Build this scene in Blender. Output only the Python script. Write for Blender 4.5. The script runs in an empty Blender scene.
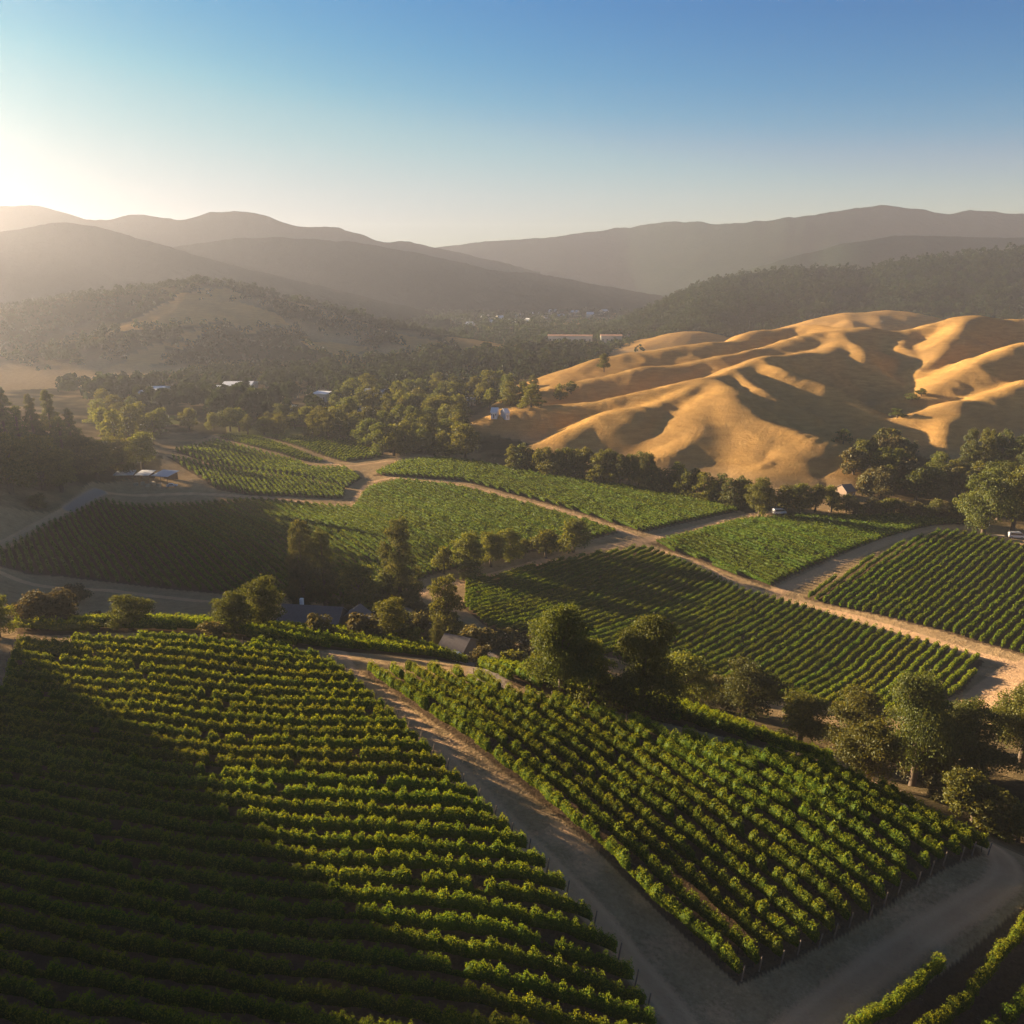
import bpy, math, random
import numpy as np
C = bpy.context.scene
R = math.radians
COL = C.collection
rng = np.random.default_rng(7)
random.seed(7)

# ------------------------------------------------------------------ camera
FPX, PITCH = 887.0, R(15.3)
cam_d = bpy.data.cameras.new('camera'); cam = bpy.data.objects.new('camera', cam_d); COL.objects.link(cam)
cam_d.sensor_width = 36.0; cam_d.lens = 36.0 * FPX / 1024.0
cam_d.clip_start = 0.5; cam_d.clip_end = 60000
cam.location = (0, 0, 0); cam.rotation_euler = (R(90) - PITCH, 0, 0)
C.camera = cam

# ------------------------------------------------------------------ sun, sky, exposure
HAZE = 1.15e-4                               # air density per metre
SUN_AZ, SUN_EL = R(-57.0), R(10.4)          # azimuth measured from the view direction, minus = left
SX, SY, SZ = math.sin(SUN_AZ) * math.cos(SUN_EL), math.cos(SUN_AZ) * math.cos(SUN_EL), math.sin(SUN_EL)
sun_d = bpy.data.lights.new('sun', 'SUN'); sun = bpy.data.objects.new('sun', sun_d); COL.objects.link(sun)
sun_d.energy = 5.0; sun_d.angle = R(0.5); sun_d.color = (1.0, 0.76, 0.49)
from mathutils import Vector
sun.rotation_euler = Vector((SX, SY, SZ)).to_track_quat('Z', 'Y').to_euler()
W = bpy.data.worlds.new('World'); C.world = W; W.use_nodes = True
nt = W.node_tree; bgn = nt.nodes['Background']
sky = nt.nodes.new('ShaderNodeTexSky'); sky.sky_type = 'NISHITA'; sky.sun_disc = False
sky.sun_elevation = SUN_EL; sky.sun_rotation = SUN_AZ
sky.altitude = 100; sky.air_density = 1.0; sky.dust_density = 0.0; sky.ozone_density = 4.0
# the raw sky is steeper and bluer than a photograph holds: a tone curve per channel, as a camera has
mul = nt.nodes.new('ShaderNodeVectorMath'); mul.operation = 'SCALE'; mul.inputs['Scale'].default_value = .132
hs = nt.nodes.new('ShaderNodeHueSaturation'); hs.inputs['Saturation'].default_value = 1.15
nt.links.new(sky.outputs[0], hs.inputs['Color']); nt.links.new(hs.outputs[0], mul.inputs[0])
cv = nt.nodes.new('ShaderNodeRGBCurve'); nt.links.new(mul.outputs[0], cv.inputs['Color'])
cv.mapping.clip_max_x = 8; cv.mapping.clip_max_y = 8
for ch, pts in ((0, ((0, 0), (.06, .02), (.12, .125), (.165, .285), (.353, .53), (1.2, .57), (3.5, 3.2))), (1, ((0, 0), (.14, .09), (.211, .19), (.30, .325), (.37, .44), (.43, .54), (.553, .61), (1.2, .63), (3.5, 2.5))), (2, ((0, 0), (.30, .22), (.41, .45), (.58, .60), (.70, .635), (1.2, .66), (3.5, 1.7)))):
    c = cv.mapping.curves[ch]; c.points[0].location = pts[0]; c.points[1].location = pts[-1]
    for p in pts[1:-1]: c.points.new(*p)
cv.mapping.update()
EXPO = 2.7
sc = nt.nodes.new('ShaderNodeVectorMath'); sc.operation = 'SCALE'; sc.inputs['Scale'].default_value = 10 / 2 ** EXPO
nt.links.new(cv.outputs[0], sc.inputs[0]); nt.links.new(sc.outputs[0], bgn.inputs[0]); bgn.inputs[1].default_value = 0.1
C.view_settings.view_transform = 'Standard'; C.view_settings.look = 'None'
C.view_settings.exposure = EXPO; C.view_settings.gamma = 1.0
C.render.engine = 'CYCLES'
cy = C.cycles
cy.use_denoising = True; cy.max_bounces = 4; cy.diffuse_bounces = 2; cy.glossy_bounces = 1
cy.transmission_bounces = 2; cy.volume_bounces = 1; cy.transparent_max_bounces = 2
cy.use_adaptive_sampling = False
cy.sample_clamp_indirect = 4.0

# ------------------------------------------------------------------ pixel <-> world
COSP, SINP = math.cos(PITCH), math.sin(PITCH)
def ray(px, py):
    u = (px - 512.0) / FPX; v = -(py - 512.0) / FPX
    return u, COSP + SINP * v, -SINP + COSP * v
def W3(px, py, Y):
    u, y, z = ray(px, py); t = Y / y
    return (u * t, Y, z * t)
def proj(x, y, z):
    f = COSP * y - SINP * z; up = SINP * y + COSP * z
    return 512 + FPX * x / f, 512 - FPX * up / f

# ------------------------------------------------------------------ base terrain: smooth surface through known points
ctl = []
def P(px, py, Y): ctl.append(W3(px, py, Y))
def Q(x, y, z): ctl.append((x, y, z))
# foreground knoll carrying the two near vineyards
Q(0, 40, -49); Q(30, 40, -51); Q(-30, 45, -48); Q(-60, 60, -47.5); Q(0, 20, -47); Q(-40, 15, -45); Q(40, 15, -49)
P(100, 900, 62); P(300, 900, 62.5); P(60, 760, 84); P(250, 760, 84.5); P(420, 760, 82.5); P(560, 900, 62)
P(20, 690, 101); P(200, 690, 101); P(320, 690, 100); P(20, 650, 112); P(150, 648, 112.5); P(230, 650, 112); P(290, 658, 110); P(345, 674, 104)
P(360, 669, 106); P(430, 720, 91); P(520, 820, 73); P(640, 960, 57.5); P(737, 984, 55.5)
P(470, 677, 104); P(512, 697, 98); P(612, 722, 93.5); P(700, 746, 87.5); P(832, 772, 84); P(992, 852, 73.5); P(880, 920, 63); P(700, 850, 71); P(600, 770, 83)
P(500, 672, 119); P(594, 690, 114); P(700, 715, 112); P(830, 768, 93)
P(1000, 895, 65); P(830, 1015, 53.2); P(1024, 1015, 55.2); P(1024, 905, 63.5)
Q(90, 50, -55); Q(120, 90, -76)
# back slope of the knoll
Q(-85, 150, -63.5); Q(-50, 152, -64.5); Q(-20, 150, -66); P(460, 664, 152)
Q(-90, 130, -53.5); Q(-55, 131, -54.5); Q(-25, 128, -57)
P(100, 620, 188); P(200, 618, 190); P(300, 622, 190); P(20, 625, 186); P(400, 640, 178)
P(455, 650, 165); P(490, 672, 148); P(560, 690, 150); P(660, 705, 146); P(750, 725, 138); P(810, 745, 132); P(890, 780, 118); P(985, 815, 100)
P(1024, 850, 92); P(1000, 760, 121)
# valley floor and the fields
P(960, 690, 168); P(985, 660, 186); P(870, 695, 172); P(700, 680, 180); P(620, 655, 192); P(520, 635, 200); P(470, 610, 216)
P(1024, 662, 184); P(800, 605, 232); P(900, 632, 208); P(740, 587, 246); P(660, 550, 280); P(640, 540, 287); P(560, 556, 270); P(480, 580, 246)
P(800, 565, 262); P(760, 540, 285); P(900, 540, 284); P(960, 528, 300); P(860, 519, 311); P(745, 517, 314); P(700, 530, 298)
P(1024, 546, 280); P(1024, 600, 230); P(900, 580, 246); P(1024, 520, 312)
P(540, 520, 312); P(600, 500, 342); P(672, 494, 352); P(500, 490, 356); P(460, 465, 404); P(400, 480, 374); P(740, 505, 332); P(540, 475, 384); P(620, 515, 320)
# the mid left knoll field
P(0, 560, 252); P(50, 560, 253); P(100, 580, 236); P(200, 592, 226); P(300, 598, 222); P(60, 523, 300); P(110, 500, 340); P(200, 500, 344); P(280, 503, 338); P(350, 508, 330)
P(150, 545, 272); P(250, 545, 272); P(350, 545, 274); P(420, 540, 280); P(400, 590, 234)
P(0, 590, 225); P(50, 598, 217)
# left hillside, yard
P(0, 480, 318); P(60, 480, 335); P(30, 515, 300); P(120, 485, 362); P(180, 485, 364); P(90, 470, 365); P(40, 440, 395)
# rise with the bright field, valley fields behind
P(215, 491, 358); P(270, 496, 350); P(340, 499, 345); P(168, 457, 408); P(200, 463, 402); P(280, 475, 384); P(345, 489, 362)
P(170, 448, 440); P(240, 450, 440); P(310, 462, 424); P(215, 436, 482); P(262, 437, 478); P(350, 442, 466); P(385, 457, 430)
P(130, 430, 490)
for x_, y_, z_ in ((-150, 620, -88), (0, 600, -89), (-300, 640, -86), (-420, 640, -78), (150, 620, -84), (0, 800, -89), (-200, 800, -88), (-420, 800, -84), (200, 850, -84),
                   (450, 850, -80), (0, 1100, -89), (-400, 1100, -86), (300, 1100, -84), (700, 1100, -80), (0, 1600, -89), (-700, 1600, -86), (700, 1600, -84), (0, 2500, -90),
                   (-1200, 2500, -86), (1200, 2500, -86), (0, 5000, -92), (-3000, 5000, -90), (3000, 5000, -90), (0, 14000, -92), (-8000, 12000, -92), (8000, 12000, -92)): Q(x_, y_, z_)
# right, outside and beyond the golden hills
for x_, y_, z_ in ((200, 180, -84), (260, 300, -82), (220, 380, -84), (320, 420, -80), (420, 560, -74), (260, 600, -80), (160, 470, -86), (300, 120, -84), (200, 60, -78), (600, 300, -76), (900, 700, -70)): Q(x_, y_, z_)
# left, outside the picture
for x_, y_, z_ in ((-150, 100, -48), (-140, 170, -58), (-180, 230, -68), (-220, 300, -70), (-120, 40, -47), (-330, 330, -56), (-400, 150, -54), (-420, 420, -64), (-300, 30, -46), (-700, 300, -58), (-700, 650, -70), (-1500, 700, -70), (-3000, 1500, -70), (-2500, 0, -60), (-1000, 1200, -80)): Q(x_, y_, z_)
# behind the camera
for x_, y_, z_ in ((0, -60, -45), (200, -150, -60), (-200, -150, -45), (0, -600, -50), (900, -500, -60), (-900, -500, -50), (0, -4000, -60), (4000, -2000, -60), (-4000, -2000, -60), (5000, 2000, -80)): Q(x_, y_, z_)
CT = np.array(ctl)
def uv(x, y):
    r = np.maximum(np.hypot(x, y), 12.0); th = np.arctan2(x, y)
    return th, np.log(r)
def tps(d2): return 0.5 * d2 * np.log(np.maximum(d2, 1e-12))
_cu, _cv = uv(CT[:, 0], CT[:, 1])
_n = len(CT)
_K = tps((_cu[:, None] - _cu[None]) ** 2 + (_cv[:, None] - _cv[None]) ** 2) + np.eye(_n) * 4e-4
_PP = np.stack([np.ones(_n), _cu, _cv], 1)
_A = np.block([[_K, _PP], [_PP.T, np.zeros((3, 3))]])
_wt = np.linalg.solve(_A, np.concatenate([CT[:, 2], np.zeros(3)]))
def base_h(x, y):
    sh = x.shape; x = x.ravel(); y = y.ravel(); out = np.empty(len(x))
    for i in range(0, len(x), 60000):
        u, v = uv(x[i:i+60000], y[i:i+60000])
        k = tps((u[:, None] - _cu[None]) ** 2 + (v[:, None] - _cv[None]) ** 2)
        out[i:i+60000] = k @ _wt[:_n] + _wt[_n] + _wt[_n+1] * u + _wt[_n+2] * v
    return np.clip(out, -100, -30).reshape(sh)

# ------------------------------------------------------------------ hills: ridge lines with falling flanks
NG = {}
def vnoise(x, y, s, seed):
    """smooth value noise in -1..1"""
    if seed not in NG: NG[seed] = np.random.default_rng(seed).random((256, 256)) * 2 - 1
    g = NG[seed]
    X = x / s; Y = y / s
    i = np.floor(X).astype(np.int64); j = np.floor(Y).astype(np.int64); fx = X - i; fy = Y - j
    fx = fx * fx * fx * (fx * (fx * 6 - 15) + 10); fy = fy * fy * fy * (fy * (fy * 6 - 15) + 10)
    a = g[i % 256, j % 256]; b = g[(i + 1) % 256, j % 256]; c = g[i % 256, (j + 1) % 256]; d = g[(i + 1) % 256, (j + 1) % 256]
    return (a * (1 - fx) + b * fx) * (1 - fy) + (c * (1 - fx) + d * fx) * fy
def ridge(x, y, pts, k, w, amp=0.0, lam=20.0, seed=0):
    """height field of one ridge line: pts of (x,y,z), flank slope k, crest rounding w; rills of depth amp run down the flanks"""
    out = np.full(x.shape, -1e9); s0 = 0.0
    for (x0, y0, z0), (x1, y1, z1) in zip(pts[:-1], pts[1:]):
        dx, dy = x1 - x0, y1 - y0; L2 = dx * dx + dy * dy
        t = np.clip(((x - x0) * dx + (y - y0) * dy) / L2, 0, 1)
        d = np.hypot(x - x0 - t * dx, y - y0 - t * dy)
        h = z0 + (z1 - z0) * t - k * (np.sqrt(d * d + w * w) - w)
        if amp:
            sg = np.sign((x - x0) * dy - (y - y0) * dx); q = s0 + t * math.sqrt(L2) + .25 * d
            rl = 1 - 2 * np.abs(vnoise(q, sg * 40 + d * .12, lam, 300 + seed)) + .5 * vnoise(q, sg * 40 + d * .3, lam * .4, 320 + seed)
            h = h + amp * np.clip((d - 3) / (lam * .9), 0, 1) * (rl - .5)
        out = np.maximum(out, h); s0 += math.sqrt(L2)
    return out
def smooth_line(pts, n=5):
    p = np.array(pts, float); q = []
    for i in range(len(p) - 1):
        a = p[max(i-1, 0)]; b = p[i]; c = p[i+1]; d = p[min(i+2, len(p)-1)]
        for j in range(n):
            t = j / n
            q.append(.5 * (2*b + (c-a)*t + (2*a-5*b+4*c-d)*t*t + (3*b-a-3*c+d)*t**3))
    q.append(p[-1]); return [tuple(v) for v in q]
def pl(*a): return [W3(*p) for p in a]
GOLD = [  # golden hills, (crest line, flank slope, rounding)
 (pl((456,430,478),(493,416,492),(549,405,500),(596,402,496),(640,392,500),(685,381,505),(709,377,512),(738,371,528),(766,360,556),(789,356,580),(824,349,620),(842,336,668)), .50, 8),
 (pl((842,336,668),(862,329,690),(906,331,700),(941,324,706),(976,317,712),(1009,318.5,715),(1060,315,720),(1160,300,740)), .46, 12),
 (pl((580,369,640),(620,355,650),(660,349,660),(690,344,672),(731,342,690),(760,334,720),(789,328,740),(806,326,745),(830,327,720),(862,329,690)), .38, 9),
 (pl((566,383,570),(600,377,580),(640,368,590),(688,365,600),(731,355.5,622),(780,345,650),(824,333,680),(862,329,690)), .40, 8),
 (pl((552,446,428),(575,433,436),(600,424,444),(630,410,456),(660,401,470),(700,382,500)), .46, 6),
 (pl((650,466,392),(668,455,398),(684,444,406),(698,425,426),(712,403,458),(716,384,498)), .42, 8),
 (pl((716,384,498),(738,401,445),(756,418,420),(793,430,401),(840,449,380),(876,466,367)), .42, 7),
 (pl((738,371,528),(762,390,478),(790,408,453),(815,424,432),(836,440,416)), .5, 4),
 (pl((766,360,556),(790,370,521),(823,387,497),(855,403,476),(884,418,455)), .5, 4),
 (pl((842,336,668),(855,350,611),(870,364,588),(895,379,560),(918,392,535)), .5, 5),
 (pl((906,331,700),(903,350,634),(908,366,604),(914,378,577)), .48, 5),
 (pl((976,317,712),(958,332,649),(945,345,621),(934,362,590),(926,378,563)), .46, 7),
 (pl((1100,318,640),(1060,335,600),(1024,346,566),(1000,356,548),(974,369,528),(940,388,512),(905,408,494)), .46, 7),
 (pl((1100,360,520),(1060,374,506),(1024,386,492),(990,398,478),(960,404,468),(930,412,456),(890,425,446),(855,436,438)), .48, 7),
 (pl((960,404,468),(950,420,440),(942,436,420)), .46, 8),
]
PALE = [(pl((780,334,1000),(810,323,1010),(846,314.5,1020),(885,312,1030),(905,312.5,1030),(930,317,1020),(962,322,1000)), .30, 14),
        (pl((885,312,1030),(876,324,960)), .32, 10), (pl((846,314.5,1020),(850,322,960)), .32, 8),
        (pl((655,339,1000),(680,332,1010),(702,331,1010),(725,338,1000)), .3, 10)]
LEFT = [  # wooded hill in the left middle distance
 (pl((-300,330,1100),(-150,325,1060),(0,315,1040),(40,304,1040),(70,297,1050),(120,292.5,1060),(160,289,1080),(200,284.5,1090),(222,289,1090),(260,301,1080),(300,311,1070),(350,322,1060),(410,331,1040),(460,339,1000),(500,350,960),(530,362,930)), .30, 26),
 (pl((200,284.5,1090),(185,300,1010),(160,318,940),(120,340,870),(70,362,800)), .32, 20),
 (pl((250,300,1080),(265,318,990),(290,338,920),(330,352,860),(352,362,830)), .34, 14),
 (pl((350,322,1060),(380,338,960),(410,350,900),(440,357,880)), .34, 12),
 (pl((-150,325,1060),(-60,350,900),(0,366,800)), .3, 20),
]
SHADE = [ # rising ground to the left, towards the sun
 ([(-193,157,-21),(-210,132,-5),(-252,86,8),(-310,30,4),(-420,-40,4)], .9, 8),
 ([(-218,200,-25),(-240,250,-24),(-266,310,-27),(-292,370,-31),(-314,420,-41),(-322,450,-55)], .75, 8),
]
ALLR = [(n, smooth_line(p), k, w) for n, L in (('gold', GOLD), ('pale', PALE), ('left', LEFT), ('shade', SHADE)) for p, k, w in L]
def height(x, y):
    b = base_h(x, y)
    top = {n: np.full(x.shape, -1e9) for n in ('gold', 'pale', 'left', 'shade')}
    S = {'gold': 1.3, 'pale': 2.5, 'left': 4.0, 'shade': 3.0}
    acc = {n: np.zeros(x.shape) for n in top}
    wx = x + 5 * vnoise(x, y, 38, 3); wy = y + 5 * vnoise(x, y, 38, 4)
    for n, p, k, w in ALLR:
        q = np.array(p); bx0, by0 = q[:, :2].min(0) - 330; bx1, by1 = q[:, :2].max(0) + 330
        m = (x > bx0) & (x < bx1) & (y > by0) & (y < by1)
        if not m.any(): continue
        r = ridge((wx if n == 'gold' else x)[m], (wy if n == 'gold' else y)[m], p, k, w, {'gold': 1.3, 'left': 4.5, 'pale': 2.0, 'shade': 0}[n], {'gold': 21, 'left': 55, 'pale': 30, 'shade': 9}[n], len(p))
        acc[n][m] += np.exp(np.clip((r - b[m]) / S[n], -60, 60))
    z = b.copy(); tot = np.ones(x.shape)
    hills = {}
    z = b
    for n in ('left', 'pale', 'gold', 'shade'):
        hn = S[n] * np.log(1.0 + acc[n])           # smooth max of base and ridges, above base
        hn = np.where(acc[n] > 1e-9, hn, 0)
        hills[n] = hn
    H = np.maximum.reduce(list(hills.values()))
    far = np.clip((np.hypot(x, y) - 250) / 300, 0, 1)
    gk = np.clip((hills['gold'] - 2) / 12, 0, 1)
    sx_, sy_ = x + .35 * y, y - .2 * x
    z = b + H + gk * (.5 * (.5 - np.abs(vnoise(sx_, sy_ * .45, 34, 21))) * 2 + .35 * (.5 - np.abs(vnoise(sx_, sy_ * .5, 13, 22))) * 2) + far * np.clip(H / 15, 0, 1) * (1.0 * vnoise(x, y, 26, 11) + .2 * vnoise(x, y, 11, 12)) + .12 * vnoise(x, y, 6, 13) + .35 * vnoise(x, y, 24, 14)
    return z, hills
# ------------------------------------------------------------------ ground grid (polar, denser near the camera)
def axis(parts):
    out = []
    for a, b, s in parts: out += list(np.arange(a, b - 1e-9, s))
    out.append(parts[-1][1]); return np.array(out)
TH = np.radians(axis([(-180, -110, 5), (-110, -36, .6), (-36, 36, .11), (36, 60, .6), (60, 180, 5)]))
LR = axis([(math.log(2), math.log(25), .12), (math.log(25), math.log(45), .02), (math.log(45), math.log(900), .0052), (math.log(900), math.log(1250), .0062), (math.log(1250), math.log(2200), .015), (math.log(2200), math.log(4000), .03)])
GT, GL = np.meshgrid(TH, LR)                       # rows = radius
GX = np.exp(GL) * np.sin(GT); GY = np.exp(GL) * np.cos(GT)
GZ, HILLS = height(GX, GY)
_ti = np.arange(len(TH)); _ri = np.arange(len(LR))
def gz(x, y, A=None):
    """ground height (or another grid quantity) at any point"""
    A = GZ if A is None else A
    x = np.asarray(x, float); y = np.asarray(y, float)
    i = np.interp(np.log(np.maximum(np.hypot(x, y), 2.0)), LR, _ri); j = np.interp(np.arctan2(x, y), TH, _ti)
    i0 = np.minimum(i.astype(int), len(LR) - 2); j0 = np.minimum(j.astype(int), len(TH) - 2); fi = i - i0; fj = j - j0
    return (A[i0, j0] * (1-fi) + A[i0+1, j0] * fi) * (1-fj) + (A[i0, j0+1] * (1-fi) + A[i0+1, j0+1] * fi) * fj
_tt = np.exp(np.linspace(math.log(25), math.log(4000), 6000))
def hit(px, py, tmin=25):
    """first ground point seen through a pixel of the photograph"""
    u, y, z = ray(px, py); n = math.sqrt(u*u + y*y + z*z)
    t = _tt[_tt > tmin]
    X, Y, Z = u/n*t, y/n*t, z/n*t
    d = Z - gz(X, Y)
    k = np.nonzero(d < 0)[0]
    if len(k) == 0: return (X[-1], Y[-1], float(gz(X[-1], Y[-1])))
    k = max(k[0], 1); a = d[k-1] / (d[k-1] - d[k]); tt = t[k-1] + a * (t[k] - t[k-1])
    return (u/n*tt, y/n*tt, float(gz(u/n*tt, y/n*tt)))

# ------------------------------------------------------------------ mesh and object helpers
def mesh_np(name, v, f, mats, parent=None, smooth=True, attrs=None):
    """link ONE mesh object from numpy vertices and quad (or triangle) faces"""
    v = np.asarray(v, np.float32); f = np.asarray(f, np.int32); k = f.shape[1]
    me = bpy.data.meshes.new(name)
    me.vertices.add(len(v)); me.vertices.foreach_set('co', v.ravel())
    me.loops.add(f.size); me.loops.foreach_set('vertex_index', f.ravel())
    me.polygons.add(len(f)); me.polygons.foreach_set('loop_start', np.arange(0, f.size, k, dtype=np.int32))
    me.polygons.foreach_set('use_smooth', np.full(len(f), smooth, bool))
    for an, av in (attrs or {}).items():
        a = me.attributes.new(an, 'FLOAT', 'POINT'); a.data.foreach_set('value', np.asarray(av, np.float32).ravel())
    me.update(calc_edges=True)
    for m in (mats if isinstance(mats, (list, tuple)) else [mats]): me.materials.append(m)
    o = bpy.data.objects.new(name, me); COL.objects.link(o); o.parent = parent
    return o
class MB:
    """collects boxes, tubes and polygons into one mesh"""
    def __init__(s): s.v = []; s.f = []
    def box(s, c, d, rz=0.0):
        n = len(s.v); ca, sa = math.cos(rz), math.sin(rz)
        for z in (-.5, .5):
            for x, y in ((-.5, -.5), (.5, -.5), (.5, .5), (-.5, .5)):
                X, Y = x * d[0], y * d[1]
                s.v.append((c[0] + X*ca - Y*sa, c[1] + X*sa + Y*ca, c[2] + z * d[2]))
        s.f += [(n+a, n+b, n+c_, n+e) for a, b, c_, e in ((3,2,1,0), (4,5,6,7), (0,1,5,4), (1,2,6,5), (2,3,7,6), (3,0,4,7))]
        return s
    def tube(s, p0, p1, r0, r1, n=7, cap=True):
        p0 = Vector(p0); p1 = Vector(p1); d = (p1 - p0).normalized(); a = d.orthogonal().normalized(); b = d.cross(a)
        k = len(s.v)
        for p, r in ((p0, r0), (p1, r1)):
            for i in range(n):
                t = 2 * math.pi * i / n
                s.v.append(tuple(p + a * (r * math.cos(t)) + b * (r * math.sin(t))))
        for i in range(n): s.f.append((k+i, k+(i+1) % n, k+n+(i+1) % n, k+n+i))
        if cap: s.f.append(tuple(k+n+i for i in range(n))); s.f.append(tuple(k+n-1-i for i in range(n)))
        return s
    def poly(s, pts):
        n = len(s.v); s.v += [tuple(p) for p in pts]; s.f.append(tuple(range(n, n+len(pts)))); return s
    def prism(s, prof, y0, y1, rz=0, o=(0,0,0)):
        """profile in (x,z) extruded along y"""
        n = len(s.v); k = len(prof); ca, sa = math.cos(rz), math.sin(rz)
        for y in (y0, y1):
            for x, z in prof: s.v.append((o[0] + x*ca - y*sa, o[1] + x*sa + y*ca, o[2] + z))
        for i in range(k): s.f.append((n+i, n+(i+1) % k, n+k+(i+1) % k, n+k+i))
        s.f.append(tuple(n+k-1-i for i in range(k))); s.f.append(tuple(n+k+i for i in range(k)))
        return s
    def build(s, name, m, parent=None, smooth=False, bevel=0):
        me = bpy.data.meshes.new(name); me.from_pydata(s.v, [], s.f); me.materials.append(m)
        me.polygons.foreach_set('use_smooth', np.full(len(me.polygons), smooth, bool)); me.update()
        o = bpy.data.objects.new(name, me); COL.objects.link(o); o.parent = parent
        if bevel:
            b = o.modifiers.new('bevel', 'BEVEL'); b.width = bevel; b.segments = 2; b.limit_method = 'ANGLE'
        return o
def tag(o, label, cat, group=None, kind=None):
    if label: o['label'] = label
    if cat: o['category'] = cat
    if group: o['group'] = group
    if kind: o['kind'] = kind
    return o
def thing(name, label, cat, loc, rz=0, group=None):
    o = bpy.data.objects.new(name, None); COL.objects.link(o); o.empty_display_size = .5
    o.location = loc; o.rotation_euler = (0, 0, rz); return tag(o, label, cat, group)
ONES = ['', 'first', 'second', 'third', 'fourth', 'fifth', 'sixth', 'seventh', 'eighth', 'ninth', 'tenth', 'eleventh', 'twelfth', 'thirteenth', 'fourteenth', 'fifteenth', 'sixteenth', 'seventeenth', 'eighteenth', 'nineteenth']
TENS = {2: 'twent', 3: 'thirt', 4: 'fort', 5: 'fift', 6: 'sixt', 7: 'sevent', 8: 'eight', 9: 'ninet'}
def nth(n):
    if n < 20: return ONES[n]
    if n >= 100: return 'hundred-and-' + nth(n - 100) if n > 100 else 'hundredth'
    t, o = divmod(n, 10)
    return TENS[t] + 'ieth' if o == 0 else TENS[t] + 'y-' + ONES[o]

# ------------------------------------------------------------------ materials
def nodes(name):
    m = bpy.data.materials.new(name); m.use_nodes = True; t = m.node_tree; t.nodes.clear()
    out = t.nodes.new('ShaderNodeOutputMaterial')
    def N(ty, **kw):
        n = t.nodes.new(ty)
        for k, v in kw.items():
            if k.startswith('i_'):
                key = k[2:]; n.inputs[int(key) if key.isdigit() else key.replace('_', ' ')].default_value = v
            else: setattr(n, k, v)
        return n
    return m, t, out, N
def ramp(N, t, src, stops):
    r = N('ShaderNodeValToRGB'); e = r.color_ramp.elements
    while len(e) < len(stops): e.new(0.5)
    for el, (p, c) in zip(e, stops): el.position = p; el.color = (*c, 1)
    t.links.new(src, r.inputs[0]); return r
def mixc(N, t, f, a, b, mode='MIX'):
    n = N('ShaderNodeMix', data_type='RGBA', blend_type=mode)
    for s, i in ((f, 0), (a, 6), (b, 7)):
        if isinstance(s, (int, float)): n.inputs[i].default_value = s
        elif isinstance(s, tuple): n.inputs[i].default_value = (*s, 1)
        else: t.links.new(s, n.inputs[i])
    return n.outputs[2]
def noise(N, t, scale, detail=4, rough=.55, vec=None):
    n = N('ShaderNodeTexNoise', i_Scale=scale, i_Detail=detail, i_Roughness=rough)
    if vec is None:
        if not hasattr(t, '_g'): pass
        g = N('ShaderNodeNewGeometry'); t.links.new(g.outputs['Position'], n.inputs['Vector'])
    else: t.links.new(vec, n.inputs['Vector'])
    return n.outputs['Fac']
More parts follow.
